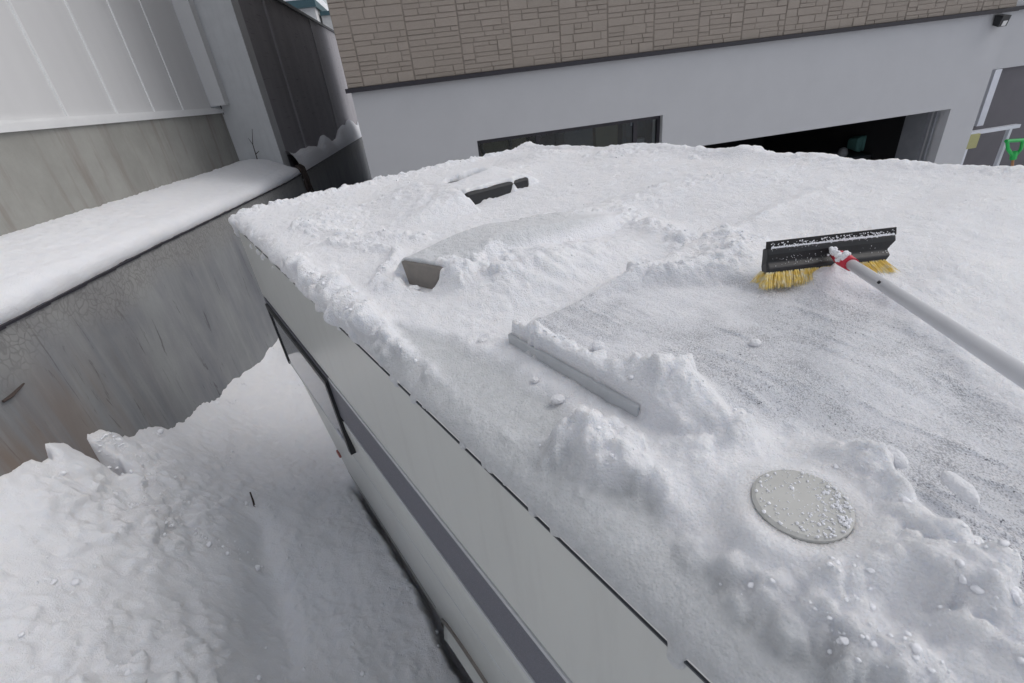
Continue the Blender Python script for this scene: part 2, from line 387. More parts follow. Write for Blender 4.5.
# trench the camper stands in
p0 = L.a*A[..., None]+L.b*B[..., None]
Sv = p0@V.a; Nv = p0@V.b
inv = sstep(.34, .42, Nv+.02*fbm(Sv*6, Nv*6, 4, 22)+.045*sstep(2.0,1.4,Sv))*sstep(2.6, 2.4, Nv)*sstep(3.0, 2.8, Sv)*sstep(-3.2, -3, Sv)
Z = Z*(1-inv)+np.minimum(Z, -2.85)*inv; D *= (1-inv)
ga_, gb_ = np.gradient(Z, ga, gb); gl = np.sqrt(1+ga_**2+gb_**2); gl_ = near/gl
Ad = A-np.clip(ga_, -2, 2)*D*gl_; Bd = B-np.clip(gb_, -2, 2)*D*gl_; Z = Z+D/gl
PX = L.a[0]*Ad+L.b[0]*Bd; PY = L.a[1]*Ad+L.b[1]*Bd
M['gsnow'] = snow_mat('ground_snow_mat', .75)
grid_obj('snow_ground', PX, PY, Z+H, M['gsnow'], kind='structure', label='deep ploughed snow covering the yard')
t_ = thing('dark_twig', 'short dark twig sticking out of the snow bank beside the camper', 'twig', L.P(*L.onz(253, 505, -2.19), -2.25))
P0 = L.P(*L.onz(254.5, 509, -2.20), -2.22); P1 = L.P(*L.onz(250, 492, -2.12), -2.12)
MB().tube([P0, [(x+y)/2+.002 for x, y in zip(P0, P1)], P1], [.0055, .006, .004], 7).build('stem', M['twig'], t_)

# ================================================================ RETAINING WALL + LEDGE SNOW
topz = lambda b: float(np.interp(b, [-8, 0, 2.26, 3.58, 7.7, 21.5, 60], [-.45, -.62, -.742, -.8165, -1.106, -1.753, -3.1]))
bs = np.concatenate([np.linspace(-8, 0, 5), np.linspace(.5, 12, 40), np.linspace(13, 60, 20)])
mb = MB(); nb = len(bs); vs = []; fs = []
rngw = np.random.default_rng(3)
for b in bs:
    vs += [L.P(A_W, b, -6), L.P(A_W, b, topz(b)), L.P(-2.76, b, topz(b)+.002), L.P(-2.76, b, -6)]
for i in range(nb-1):
    for k in range(3): fs.append((4*i+k, 4*i+k+1, 4*i+5+k, 4*i+4+k))
fs += [(0, 3, 2, 1), tuple(4*(nb-1)+k for k in range(4))]
rw = thing('retaining_wall', 'weathered grey concrete retaining wall streaked with dark stains behind the snow bank', 'wall', L.P(A_W, 0, -H), math.atan2(.1357, .9907))
obj('wall', vs, fs, M['retain'], rw)
m2 = MB()                                       # dark drip edge under the coping snow
for i in range(nb-1):
    b0, b1 = bs[i], bs[i+1]
    A_ = [L.P(A_W+.012, b0, topz(b0)-.006), L.P(A_W+.012, b0, topz(b0)+.004), L.P(A_W-.1, b0, topz(b0)+.004), L.P(A_W-.1, b0, topz(b0)-.012)]
    B_ = [L.P(A_W+.012, b1, topz(b1)-.012), L.P(A_W+.012, b1, topz(b1)+.004), L.P(A_W-.1, b1, topz(b1)+.004), L.P(A_W-.1, b1, topz(b1)-.012)]
    m2.prism(A_, B_)
m2.build('drip_edge', M['darktrim'], rw)
# snow on the ledge (lofted)
sb = np.arange(.4, 8.75, .018); prof = np.linspace(0, 1, 70)
BB, TT = np.meshgrid(sb, prof, indexing='ij')
tz = np.interp(BB, bs, [topz(b) for b in bs])
# wall side height: siding contact line
zin = -.6097+(BB-3.63)*(-.8589+.6097)/(8.587-3.626)+.01
lip = .135+.02*fbm(BB*2, BB*0, 3, 71)
ang = np.clip(TT/.28, 0, 1)*np.pi/2
aa = np.where(TT < .28, -1.905+.035*np.sin(ang*2)*1.0-.15*(1-np.cos(ang)), -2.055-(TT-.28)/.72*.69)
zo = tz+.003+lip*np.sin(ang)
zz = np.where(TT < .28, zo, zo+(zin-tz-lip-.003)*sstep(.2, 1, TT)**.8)
hump = .07*sstep(7.2, 8.3, BB)*np.sin(np.clip((TT-.2)/.8, 0, 1)*np.pi)
zz = zz+hump+.010*fbm(BB*5, TT*6, 3, 72)+.006*fbm(BB*22, TT*16, 3, 73)*(1+TT)
aa = aa+.012*fbm(BB*6, TT*3, 3, 74)
dn = sstep(8.55, 8.75, BB); zz = zz-dn*.25*(TT > .05)
M['lsnow'] = snow_mat('ledge_snow_mat', .8)
grid_obj('ledge_snow', L.a[0]*aa+L.b[0]*BB, L.a[1]*aa+L.b[1]*BB, zz+H, M['lsnow'], flip=True, kind='stuff', label='smooth rounded bank of snow lying along the ledge of the retaining wall', category='snow')
sb = np.arange(8.9, 40, .08); prof = np.linspace(0, 1, 18)
BB, TT = np.meshgrid(sb, prof, indexing='ij'); tz = np.interp(BB, bs, [topz(b) for b in bs])
hh_ = np.clip(.30+.30*fbm(BB*.45, TT*.3, 2, 81)+.25*sstep(12, 18, BB), 0.04, .9)
zz = tz-.01+hh_*np.sin(np.clip(TT*.7, 0, 1)*np.pi)**.6+.035*np.abs(fbm(BB*2, TT*3, 4, 82))+.015*fbm(BB*7, TT*5, 3, 83)
aa = -1.90-TT*.22
grid_obj('far_ledge_snow', L.a[0]*aa+L.b[0]*BB, L.a[1]*aa+L.b[1]*BB, zz+H, M['lsnow'], flip=True, kind='stuff', label='lumpy snow caught on the ledge below the dark concrete wall', category='snow')
# dead vine over the wall at the gap, weed at the pillar
v = MB(); rv = random.Random(4)
for k in range(16):
    b = 8.75+rv.uniform(-.12, .18); z = topz(b)+rv.uniform(.0, .16); a = -1.88
    pts = [L.P(a-.05, b, z)]
    for j in range(5): a += rv.uniform(-.004, .012); b += rv.uniform(-.05, .05); z -= rv.uniform(.03, .12); pts.append(L.P(a, b, z))
    v.tube(pts, [.02, .02, .017, .014, .01, .006], 5)
v.build('dead_vine', M['twig'], base=L.P(-1.88, 8.8, -1.9), label='dark dead vine hanging over the retaining wall below the pillar', category='plant')
v = MB(); b0, z0 = 8.48, 0
aw, zw = L.onb(255, 153, 8.45)
v.tube([L.P(aw, 8.45, zw-.1), L.P(aw+.01, 8.45, zw+.12), L.P(aw+.07, 8.47, zw+.33)], [.008, .006, .003], 5)
v.tube([L.P(aw, 8.45, zw-.02), L.P(aw+.07, 8.44, zw+.02)], [.008, .004], 5)
v.tube([L.P(aw+.01, 8.45, zw+.12), L.P(aw-.02, 8.44, zw+.22)], [.005, .002], 5)
v.build('dry_weed', M['twig'], base=L.P(aw, 8.45, zw-.1), label='thin dry weed stalk standing in ledge snow before the pale pillar', category='plant')
# brown hanging root on the retaining wall, at its left
v = MB(); pts = [(0, 402), (9, 396), (16, 389), (21, 384)]
v.tube([L.P(A_W+.012, *L.ona(u, w_, A_W)) for u, w_ in pts], [.006, .008, .006, .004], 5)
v.build('dead_root', M['twig'], base=L.P(A_W, 1.8, -1.1), label='short dark root clinging to the rusty left end of the retaining wall', category='plant')

# ================================================================ WAREHOUSE
AS = -2.72
wh = thing('warehouse', 'pale sided building on a stained concrete base with a pale pillar at its end', 'building', L.P(AS, 4, -H), math.atan2(.1357, .9907))
def sl(b): return -.0279+(b-4.13)*(-.1585+.0279)/(8.73-4.13)
MB().prism([L.P(AS, -6, -3.2), L.P(AS, 8.6, -3.2), L.P(AS, 8.6, sl(8.6)), L.P(AS, -6, sl(-6))], [L.P(AS-.5, -6, -3.2), L.P(AS-.5, 8.6, -3.2), L.P(AS-.5, 8.6, sl(8.6)), L.P(AS-.5, -6, sl(-6))]).build('base_wall', M['base'], wh)
s0 = MB().prism([L.P(AS-.04, -6, sl(-6)+.005), L.P(AS-.04, 8.35, sl(8.35)+.005), L.P(AS-.04, 8.35, 5), L.P(AS-.04, -6, 5)], [L.P(AS-.5, -6, sl(-6)+.005), L.P(AS-.5, 8.35, sl(8.35)+.005), L.P(AS-.5, 8.35, 5), L.P(AS-.5, -6, 5)])
s0.build('siding', M['siding'], wh)
seam = MB(); bl = [L.ona(u, 0, AS-.04)[0] for u in (7.4, 65, 107.6, 139)]; st_ = (bl[3]-bl[0])/3
for k in range(-8, 4):
    b = bl[0]+st_*k
    seam.box(L, AS-.045, AS-.030, b-.012, b+.012, sl(b)+.07, 5)
seam.build('panel_joints', M['sidingseam'], wh)
m = MB()
for (d0, d1, o0) in ((.0, .055, .03), (.055, .075, .012)):
    m.prism([L.P(AS-.1, -6, sl(-6)+d0), L.P(AS+o0, -6, sl(-6)+d0), L.P(AS+o0, -6, sl(-6)+d1), L.P(AS-.1, -6, sl(-6)+d1)], [L.P(AS-.1, 8.6, sl(8.6)+d0), L.P(AS+o0, 8.6, sl(8.6)+d0), L.P(AS+o0, 8.6, sl(8.6)+d1), L.P(AS-.1, 8.6, sl(8.6)+d1)])
m.build('base_flashing', M['sidingseam'], wh)
pl = MB().box(L, AS-.5, -2.1, 8.601, 9.0, -3.2, 5).build('pillar', M['concrete_l'], wh)
MB().box(L, AS-.04, AS+.16, 8.36, 8.56, sl(8.5)+.1, 5).build('corner_trim', M['siding'], wh)
rr_ = random.Random(2); z = sl(8.6)-.02; pts = []
rs_ = []
while z < 3.4: pts.append(L.P(AS+.014+rr_.uniform(0, .01), 8.585, z)); rs_.append(rr_.choice([.004, .008, .016])); z += rr_.uniform(.03, .09)
MB().tube(pts, rs_, 6).build('sealant', M['darktrim'], wh)
sl2 = lambda b: float(np.interp(b, [8.6, 11.8, 20.07, 60], [1.52, 1.554, 1.684, 2.2]))
dwall = thing('block_wall', 'tall dark weathered concrete wall running back beside the house', 'wall', L.P(-2.1, 9, -H), math.atan2(.1357, .9907))
MB().prism([L.P(-2.12, 9.003, -3.2), L.P(-2.12, 60, -3.2), L.P(-2.12, 60, sl2(60)), L.P(-2.12, 9.003, sl2(9))], [L.P(-2.5, 9.003, -3.2), L.P(-2.5, 60, -3.2), L.P(-2.5, 60, sl2(60)), L.P(-2.5, 9.003, sl2(9))]).build('wall', M['darkwall'], dwall)
for u, v_ in ((262, 0), (309, 20)):
    b, z = L.ona(u, v_, -2.12); hw = .05 if u == 262 else .16
    MB().box(L, -2.13, -2.09, b-hw, b+hw, topz(b)+.25, sl2(b)-.02).build('pilaster_strip', M['strip'], dwall)
MB().prism([L.P(-2.52, 9.003, sl2(9)), L.P(-2.07, 9.003, sl2(9)), L.P(-2.07, 9.003, sl2(9)+.06), L.P(-2.52, 9.003, sl2(9)+.06)], [L.P(-2.52, 60, sl2(60)), L.P(-2.07, 60, sl2(60)), L.P(-2.07, 60, sl2(60)+.06), L.P(-2.52, 60, sl2(60)+.06)]).build('coping', M['darktrim'], dwall)
# far house
BF = 34.0
hx = [L.onb(u, v_, BF) for u, v_ in ((262, 8), (313, 2), (325, 12), (318, 24))]
fh = thing('far_house', 'pale house with dark fascia and snowy roof beyond the dark wall', 'house', L.P(hx[0][0], BF, -H), math.atan2(.1357, .9907))
x1 = hx[1][0]; zt = hx[1][1]
MB().box(L, x1-7, x1, BF, BF+6, -3.2, zt-.25).build('wall', M['housewall'], fh)
MB().box(L, x1-7.3, x1+.15, BF-.4, BF+6.3, zt-.25, zt+.1).build('fascia', M['roofblue'], fh)
MB().box(L, x1-7.25, x1+.1, BF-.35, BF+6.2, zt+.1, zt+.55).build('snow_cap', M['snow'], fh)
MB().box(L, x1+.1, x1+1.6, BF+1.2, BF+6, -3.2, zt-.55).build('side_wing', M['housewall'], fh)
MB().box(L, x1+.1, x1+1.8, BF+1.0, BF+6.2, zt-.549, zt-.35).build('wing_roof', M['roofblue'], fh)

# ================================================================ HOUSE (front facade)
PB = 6.15; rot = math.atan2(.1357, .9907)
hs = thing('house', 'two storey house with beige stone cladding above a white rendered ground floor', 'house', L.P(3.6, PB, -H), rot)
AL, AR = -.585, 7.87; ZB = -.072
w1 = (.716, 3.073, -1.75, -.727); w2 = (3.61, 7.383, -3.1, -1.162)
def wall_holes(a0, a1, z0, z1, holes, b0, b1):
    m = MB(); xs = sorted({a0, a1, *[h[0] for h in holes], *[h[1] for h in holes]}); zs = sorted({z0, z1, *[h[2] for h in holes], *[h[3] for h in holes]})
    for i in range(len(xs)-1):
        for j in range(len(zs)-1):
            xc, zc = (xs[i]+xs[i+1])/2, (zs[j]+zs[j+1])/2
            if any(h[0] < xc < h[1] and h[2] < zc < h[3] for h in holes): continue
            for b in (b0, b1): m.add([L.P(xs[i], b, zs[j]), L.P(xs[i+1], b, zs[j]), L.P(xs[i+1], b, zs[j+1]), L.P(xs[i], b, zs[j+1])], [(0, 1, 2, 3) if b == b0 else (3, 2, 1, 0)])
    for h in list(holes)+[(a0, a1, z0, z1)]:
        c = [(h[0], h[2]), (h[1], h[2]), (h[1], h[3]), (h[0], h[3])]
        for k in range(4):
            (x0, y0), (x1_, y1) = c[k], c[(k+1) % 4]
            m.add([L.P(x0, b0, y0), L.P(x1_, b0, y1), L.P(x1_, b1, y1), L.P(x0, b1, y0)], [(0, 1, 2, 3)])
    return m
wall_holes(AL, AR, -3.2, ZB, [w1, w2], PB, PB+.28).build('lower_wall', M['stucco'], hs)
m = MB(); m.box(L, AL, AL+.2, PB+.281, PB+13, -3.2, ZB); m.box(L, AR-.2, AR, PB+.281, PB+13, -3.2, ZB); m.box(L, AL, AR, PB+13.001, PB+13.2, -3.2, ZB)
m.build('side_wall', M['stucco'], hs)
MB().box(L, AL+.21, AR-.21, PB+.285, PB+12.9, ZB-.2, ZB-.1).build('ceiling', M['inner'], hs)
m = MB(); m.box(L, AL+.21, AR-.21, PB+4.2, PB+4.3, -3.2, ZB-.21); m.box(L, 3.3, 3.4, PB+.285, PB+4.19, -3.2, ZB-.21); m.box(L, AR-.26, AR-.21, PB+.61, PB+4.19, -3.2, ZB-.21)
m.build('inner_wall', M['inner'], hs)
MB().box(L, AL-.05, AR+.02, PB-.06, PB+.3, ZB+.001, ZB+.045).build('band_trim', M['darktrim'], hs)
MB().box(L, AL-.02, AR+.0, PB-.02, PB+13, ZB+.046, 4.4).build('cladding_back', M['mortar'], hs)
# cladding stones: boards of .555 m, courses of irregular split stone
rb = random.Random(11); vs = []; fs = []; tone = []
jt = []; a = -.62
J = [.123+.5555*k for k in range(-2, 15)]
def stone(a0, a1, z0, z1, tn):
    th = rb.uniform(.004, .010); k = len(vs); c = .004; b0 = PB-.021
    for aa_, zz_, bb_ in ((a0, z0, b0), (a1, z0, b0), (a1, z1, b0), (a0, z1, b0), (a0+c, z0+c, b0-th), (a1-c, z0+c, b0-th*rb.uniform(.7, 1)), (a1-c, z1-c, b0-th*rb.uniform(.7, 1)), (a0+c, z1-c, b0-th)):
        vs.append(L.P(aa_, bb_, zz_)); tone.append(tn)
    for f in ((4, 5, 6, 7), (0, 1, 5, 4), (1, 2, 6, 5), (2, 3, 7, 6), (3, 0, 4, 7)): fs.append(tuple(i+k for i in f))
zt_ = ZB+.047
for ji in range(len(J)-1):
    x0, x1_ = max(J[ji]+.004, AL-.02), min(J[ji+1]-.004, AR)
    if x1_-x0 < .02: continue
    z = zt_; rb.seed(ji % 5+40)
    while z < 3.2:
        hgt = rb.choice([.045, .06, .08, .10]); a = x0
        while a < x1_-.01:
            w_ = min(rb.uniform(.12, .34), x1_-a)
            if x1_-(a+w_) < .06: w_ = x1_-a
            if hgt > .09 and rb.random() < .65:
                hf = hgt*rb.uniform(.35, .65); stone(a+.001, a+w_-.003, z+.001, z+hf-.0028, rb.random()); 
                if w_ > .2 and rb.random() < .6: 
                    ws = w_*rb.uniform(.3, .7); stone(a+.001, a+ws-.003, z+hf+.001, z+hgt-.0032, rb.random()); stone(a+ws, a+w_-.003, z+hf+.001, z+hgt-.0032, rb.random())
                else: stone(a+.001, a+w_-.003, z+hf+.001, z+hgt-.0032, rb.random())
            else: stone(a+.001, a+w_-.003, z+.001, z+hgt-.0032, rb.random())
            a += w_
        z += hgt
o = obj('stone_cladding', vs, fs, M['stone'], hs)
at = o.data.attributes.new('tone', 'FLOAT', 'POINT'); at.data.foreach_set('value', tone)
MB().box(L, AL-.3, AR+.3, PB-.3, PB+13.3, 4.401, 4.6).build('roof', M['snow'], hs)
# window 1
fr = MB(); wa0, wa1, wz0, wz1 = w1; BW = PB+.10
for bx in ((wa0+.001, wa1-.001, wz1-.045, wz1-.001), (wa0+.001, wa0+.03, wz0+.03, wz1-.046), (wa1-.035, wa1-.001, wz0+.03, wz1-.046), (wa0+.001, wa1-.001, wz0+.001, wz0+.029)):
    fr.box(L, bx[0], bx[1], BW-.03, BW+.03, bx[2], bx[3])
wo = fr.build('window', M['darktrim'], hs)
MB().box(L, wa0+.031, wa1-.036, BW-.004, BW+.004, wz0+.03, wz1-.046).build('pane', M['pane'], wo)
for xx in (1.45, 2.72): MB().box(L, xx, xx+.05, BW-.02, BW+.02, wz0+.03, wz1-.047).build('mullion', M['darktrim'], wo)
# things seen inside (dim)
m = MB(); pts = []
for k in range(25): t2 = 2*math.pi*k/24; pts.append(L.P(1.0+.19*math.cos(t2), PB+.42, -.86+.15*math.sin(t2)))
m.tube(pts, .025, 8, False).build('hanging_hose', M['black'], base=L.P(1., PB+.42, -1.05), label='coil of dark hose hanging inside the left end of the window', category='hose')
m = MB(); m.box(L, .74, 1.42, PB+.5, PB+.54, -3.2, -.5).build('storage_panel', M['fur'], base=L.P(1.1, PB+.5, -3.2), label='olive storage board standing inside the window behind the hose', category='board')
m = MB(); m.box(L, 1.95, 2.35, PB+.55, PB+1.0, -3.2, -.55).build('steel_locker', M['darkgrey'], base=L.P(2.1, PB+.6, -3.2), label='dark grey locker standing inside the middle of the window', category='locker')
m = MB(); m.box(L, 2.37, 2.68, PB+.5, PB+.9, -3.2, -.6)
lk = m.build('wooden_cupboard', M['fur'], base=L.P(2.5, PB+.6, -3.2), label='olive brown cupboard inside the window right of the dark locker', category='cupboard')
m = MB(); m.box(L, 2.79, 3.06, PB+.5, PB+.6, -3.2, -.72).build('door_leaf', M['darkgrey'], base=L.P(2.9, PB+.5, -3.2), label='dark door leaf behind the right end of the window', category='door')
m = MB(); m.prism([L.P(2.86, PB+.35, -1.02), L.P(3.0, PB+.35, -1.02), L.P(2.985, PB+.35, -1.35), L.P(2.9, PB+.35, -1.35)], [L.P(2.86, PB+.42, -1.02), L.P(3.0, PB+.42, -1.02), L.P(2.985, PB+.42, -1.35), L.P(2.9, PB+.42, -1.35)])
m.build('plastic_bag', M['grey'], base=L.P(2.93, PB+.4, -1.35), label='pale plastic bag hanging inside the window beside the dark door', category='bag')
m = MB(); m.box(L, 2.86, 2.93, PB+.47, PB+.495, -.86, -.82).build('paper_note', M['white'], base=L.P(2.9, PB+.48, -.86), label='small white note stuck up above the hanging bag', category='note')
# garage opening: jamb, rolled shutter, contents
g = thing('garage_opening_frame', 'grey steel jamb lining the right side of the dark garage opening', 'door frame', L.P(7.3, PB+.3, -3.2), rot)
MB().box(L, 7.32, 7.381, PB+.25, PB+.6, -3.2, -1.165).build('jamb', M['grey'], g)
MB().box(L, 7.31, 7.345, PB+.12, PB+.16, -3.2, -1.165).build('guide_rail', M['grey'], g)
m = MB(); rr_ = random.Random(6)
V_ = []; 
for k in range(3):
    a0 = 7.45+.11*k; m.prism([L.P(a0, PB+1.5, -1.70+.02*k), L.P(a0+.13, PB+1.5, -1.66), L.P(a0+.12, PB+1.5, -1.95), L.P(a0+.02, PB+1.5, -1.93)], [L.P(a0+.02, PB+1.75, -1.75), L.P(a0+.12, PB+1.75, -1.7), L.P(a0+.11, PB+1.75, -1.9), L.P(a0+.03, PB+1.75, -1.9)])
bevel(m.build('folded_tarp', M['teal'], base=L.P(7, PB+1.5, -2), label='folded teal cloth piled inside the dark garage', category='cloth'), .03)
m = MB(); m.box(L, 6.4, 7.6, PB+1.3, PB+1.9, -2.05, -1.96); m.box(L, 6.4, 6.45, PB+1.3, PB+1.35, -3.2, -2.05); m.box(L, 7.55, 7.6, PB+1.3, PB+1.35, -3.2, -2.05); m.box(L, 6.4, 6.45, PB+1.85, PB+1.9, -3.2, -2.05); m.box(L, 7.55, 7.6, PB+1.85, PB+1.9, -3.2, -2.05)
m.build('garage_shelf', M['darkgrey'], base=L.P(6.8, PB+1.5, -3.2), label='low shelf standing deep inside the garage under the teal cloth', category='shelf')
m = MB()
for k in range(12):
    pass
cx_ = (7.15, PB+1.45, -1.86)
pts = [(0.02, 0), (.07, .0), (.085, .06), (.06, .13), (.02, .15)]
vs_ = []; fs_ = []
for (r_, z_) in pts:
    for k in range(12): vs_.append(L.P(cx_[0]+r_*math.cos(k*math.pi/6), cx_[1]+r_*math.sin(k*math.pi/6), cx_[2]-.095+z_))
for i in range(4):
    for k in range(12): fs_.append((i*12+k, i*12+(k+1) % 12, (i+1)*12+(k+1) % 12, (i+1)*12+k))
fs_ += [tuple(range(11, -1, -1)), tuple(48+k for k in range(12))]
obj('plastic_tub', vs_, fs_, M['grey'], base=L.P(cx_[0], cx_[1], cx_[2]-.1), smooth=True, label='small pale tub beside the teal cloth in the garage', category='tub')
# flood lamp
lp = L.onb(1002, 21, PB-.08)
fl = thing('flood_lamp', 'small black flood lamp fixed high at the right corner of the white wall', 'lamp', L.P(lp[0], PB, lp[1]-.1), rot)
x_, z_ = lp
def LQ(a, b, z): return L.P(x_+a*.62, PB+b*.62, z_+z*.62)
MB().prism([LQ(-.09, -.02, .12), LQ(-.09, -.20, .09), LQ(-.09, -.16, -.10), LQ(-.09, -.03, -.06)], [LQ(.11, -.02, .12), LQ(.11, -.20, .09), LQ(.11, -.16, -.10), LQ(.11, -.03, -.06)]).build('housing', M['black'], fl)
MB().prism([LQ(-.03, -.192, .0), LQ(.07, -.192, .0), LQ(.07, -.168, -.09), LQ(-.03, -.168, -.09)], [LQ(-.03, -.17, .0), LQ(.07, -.17, .0), LQ(.07, -.14, -.09), LQ(-.03, -.14, -.09)]).build('lens', M['housewall'], fl)
# ---------------------------------------------------------------- right of the house
PR = 6.95
sb_ = thing('side_building', 'pale neighbouring wall with a dark grey shutter right of the house', 'building', L.P(9.5, PR, -H), rot)
MB().box(L, 8.3, 13, PR, PR+3, -.83, 2.5).build('upper_wall', M['stucco'], sb_)
MB().box(L, 8.3, 13, PR+.06, PR+3, -3.2, -.831).build('shutter', M['greyshutter'], sb_)
MB().box(L, 8.93, 9.05, PR-.02, PR+.055, -1.64, -.835).build('door_post', M['white'], sb_)
MB().box(L, 8.3, 13, PR-.05, PR+3.1, ZB+.0, ZB+.05).build('band_trim', M['darktrim'], sb_)
dp = [L.onb(u, v_, PB+.35) for u, v_ in ((1018, 8), (1010, 34), (1000, 65))]
m = MB(); m.tube([L.P(8.32, PB+.40, 2.4), L.P(8.32, PB+.40, -.9)], .035, 12)
m.build('drain_pipe', M['housewall'], base=L.P(8.3, PB+.4, -.9), label='pale round drain pipe at the right corner of the house', category='pipe')
tb = thing('folding_table', 'pale metal framed table leaning against the dark shutter', 'table', L.P(9.3, PR-.3, -3.2), rot)
q0 = [L.onb(u, v_, PR-.35) for u, v_ in ((968, 134), (1018, 127), (1003, 163))]
MB().box(L, q0[0][0], q0[1][0], PR-.38, PR-.3, q0[0][1]-.02, q0[0][1]+.03).build('top', M['white'], tb)
for aa_ in (q0[1][0]-.12,): MB().box(L, aa_-.05, aa_, PR-.37, PR-.32, -3.2, q0[0][1]-.021).build('leg', M['white'], tb)
MB().box(L, q0[0][0]+.02, q0[0][0]+.07, PR-.37, PR-.32, -3.2, q0[0][1]-.021).build('leg', M['white'], tb)
s_ = L.onb(975, 143, PB+.02)
MB().box(L, 8.02, 8.2, PB+.12, PB+.15, s_[1]-.1, s_[1]+.1).build('notice_sign', M['signy'], base=L.P(8.1, PB+.13, s_[1]-.1), label='small yellow notice sign beside the house corner below the white post', category='sign')
# green shovel (D grip)
BS = PR-.5; sv = thing('snow_shovel', 'snow shovel with bright green D grip leaning at far right', 'shovel', L.P(L.onb(1014, 160, BS)[0], BS, -3.2), rot)
def at_(u, v_, b=BS): a, z = L.onb(u, v_, b); return L.P(a, b, z)
m = MB(); m.tube([at_(1007, 140), at_(1008, 149), at_(1012, 155)], .024, 8); m.tube([at_(1023, 140), at_(1021, 149), at_(1016, 155)], .024, 8); m.tube([at_(1006, 141), at_(1024, 140)], .026, 8); m.tube([at_(1014, 152), at_(1013, 159)], .045, 8)
m.build('grip', M['green'], sv)
aS, zS = L.onb(1013, 159, BS)
MB().tube([L.P(aS, BS, zS), L.P(aS-.02, BS-.15, -2.6)], .018, 8).build('shaft', M['wood'], sv)
MB().prism([L.P(aS-.2, BS-.15, -2.6), L.P(aS+.16, BS-.15, -2.6), L.P(aS+.16, BS-.22, -3.1), L.P(aS-.2, BS-.22, -3.1)], [L.P(aS-.2, BS-.13, -2.6), L.P(aS+.16, BS-.13, -2.6), L.P(aS+.16, BS-.20, -3.1), L.P(aS-.2, BS-.20, -3.1)]).build('blade', M['green'], sv)

# ================================================================ CAMPER VAN
NS = .283; SF, SR = 3.03, -2.6; NRT = 2.34; kt = .0854
def nside(z): return NS if z > -1.3 else NS+kt*(-z-1.3)
van = thing('camper_van', 'pale grey camper van with a charcoal side stripe and snow covered roof', 'camper van', V.P(0, 1.3, -H), math.atan2(V.a[1], V.a[0]))
def strip(name, z0, z1, mat, s0=SR, s1=SF, off=0, th=.02, zs=None, parent=van):
    m = MB(); zz_ = zs or [z0, z1]
    for za, zb in zip(zz_[:-1], zz_[1:]):
        na, nb_ = nside(za)-off, nside(zb)-off
        m.prism([V.P(s0, na, za), V.P(s0, nb_, zb), V.P(s0, nb_+th, zb), V.P(s0, na+th, za)], [V.P(s1, na, za), V.P(s1, nb_, zb), V.P(s1, nb_+th, zb), V.P(s1, na+th, za)])
    return m.build(name, mat, parent)
ROOFZ = -.552
# body shell: core prism behind the panels
core = [(NS+.021, -.604), (NS+.021, -1.3), (nside(-2.45)+.03, -2.45), (2.30, -2.45), (2.34, -1.3), (2.34, -.604)]
MB().prism([V.P(SR, a, z) for a, z in core], [V.P(SF-.02, a, z) for a, z in core]).build('body', M['van'], van)
strip('upper_side_panel', -1.0, -.606, M['van'])
strip('stripe_trim', -1.02, -1.003, M['trim'], off=.004, s1=1.80)
strip('stripe_trim', -1.247, -1.228, M['trim'], off=.004, s1=1.80)
strip('charcoal_stripe', -1.2265, -1.0215, M['stripe'], off=.001, s1=SF)
strip('seam', -.6045, -.6012, M['darkgrey'], off=.0015, s0=SR, s1=SF-.01)
# lower panel with wheel arch cut out
ARC, AW_, AH = 1.08, .56, .36; ZBOT = -2.67
m = MB(); ss = np.concatenate([np.linspace(SR, ARC-AW_, 6), ARC-AW_*np.cos(np.linspace(0, np.pi, 25))[1:], np.linspace(ARC+AW_, SF, 6)[1:]])
def arch(s): x = (s-ARC)/AW_; return ZBOT+AH*math.sqrt(max(0, 1-x*x)) if abs(x) < 1 else ZBOT
for s0_, s1_ in zip(ss[:-1], ss[1:]):
    for za0, zb0, za1, zb1 in ((-1.3, -1.25, -1.3, -1.25), (arch(s0_), -1.3, arch(s1_), -1.3)):
        m.add([V.P(s0_, nside(za0), za0), V.P(s1_, nside(za1), za1), V.P(s1_, nside(zb1), zb1), V.P(s0_, nside(zb0), zb0)], [(0, 1, 2, 3)])
        m.add([V.P(s0_, nside(za0)+.02, za0), V.P(s1_, nside(za1)+.02, za1), V.P(s1_, nside(zb1)+.02, zb1), V.P(s0_, nside(zb0)+.02, zb0)], [(3, 2, 1, 0)])
    m.add([V.P(s0_, nside(arch(s0_)), arch(s0_)), V.P(s1_, nside(arch(s1_)), arch(s1_)), V.P(s1_, nside(arch(s1_))+.02, arch(s1_)), V.P(s0_, nside(arch(s0_))+.02, arch(s0_))], [(0, 1, 2, 3)])
m.build('lower_side_panel', M['vanlow'], van)
strip('body_line', -1.62, -1.612, M['trim'], off=.0015, th=.004)
strip('skirt_edge', -2.50, -2.494, M['darktrim'], off=.001, th=.004, s0=1.66)
# arch moulding and flare
th_ = np.linspace(0, np.pi, 30)
def apt(r, off): return [V.P(ARC-AW_*r*math.cos(t), nside(ZBOT+AH*r*math.sin(t))-off, ZBOT+AH*r*math.sin(t)) for t in th_]
MB().tube(apt(1.0, .004), .011, 8).build('arch_moulding', M['brown'], van)
m = MB(); o1, o2_ = apt(.975, .004), apt(.84, .045)
m.prism([o1[0]], [o1[0]]) if False else None
for i in range(29): m.prism([o1[i], o1[i+1], o2_[i+1], o2_[i]], [tuple(np.array(p)+V.b*.02) for p in (o1[i], o1[i+1], o2_[i+1], o2_[i])])
m.build('wheel_flare', M['vanlow'], van)
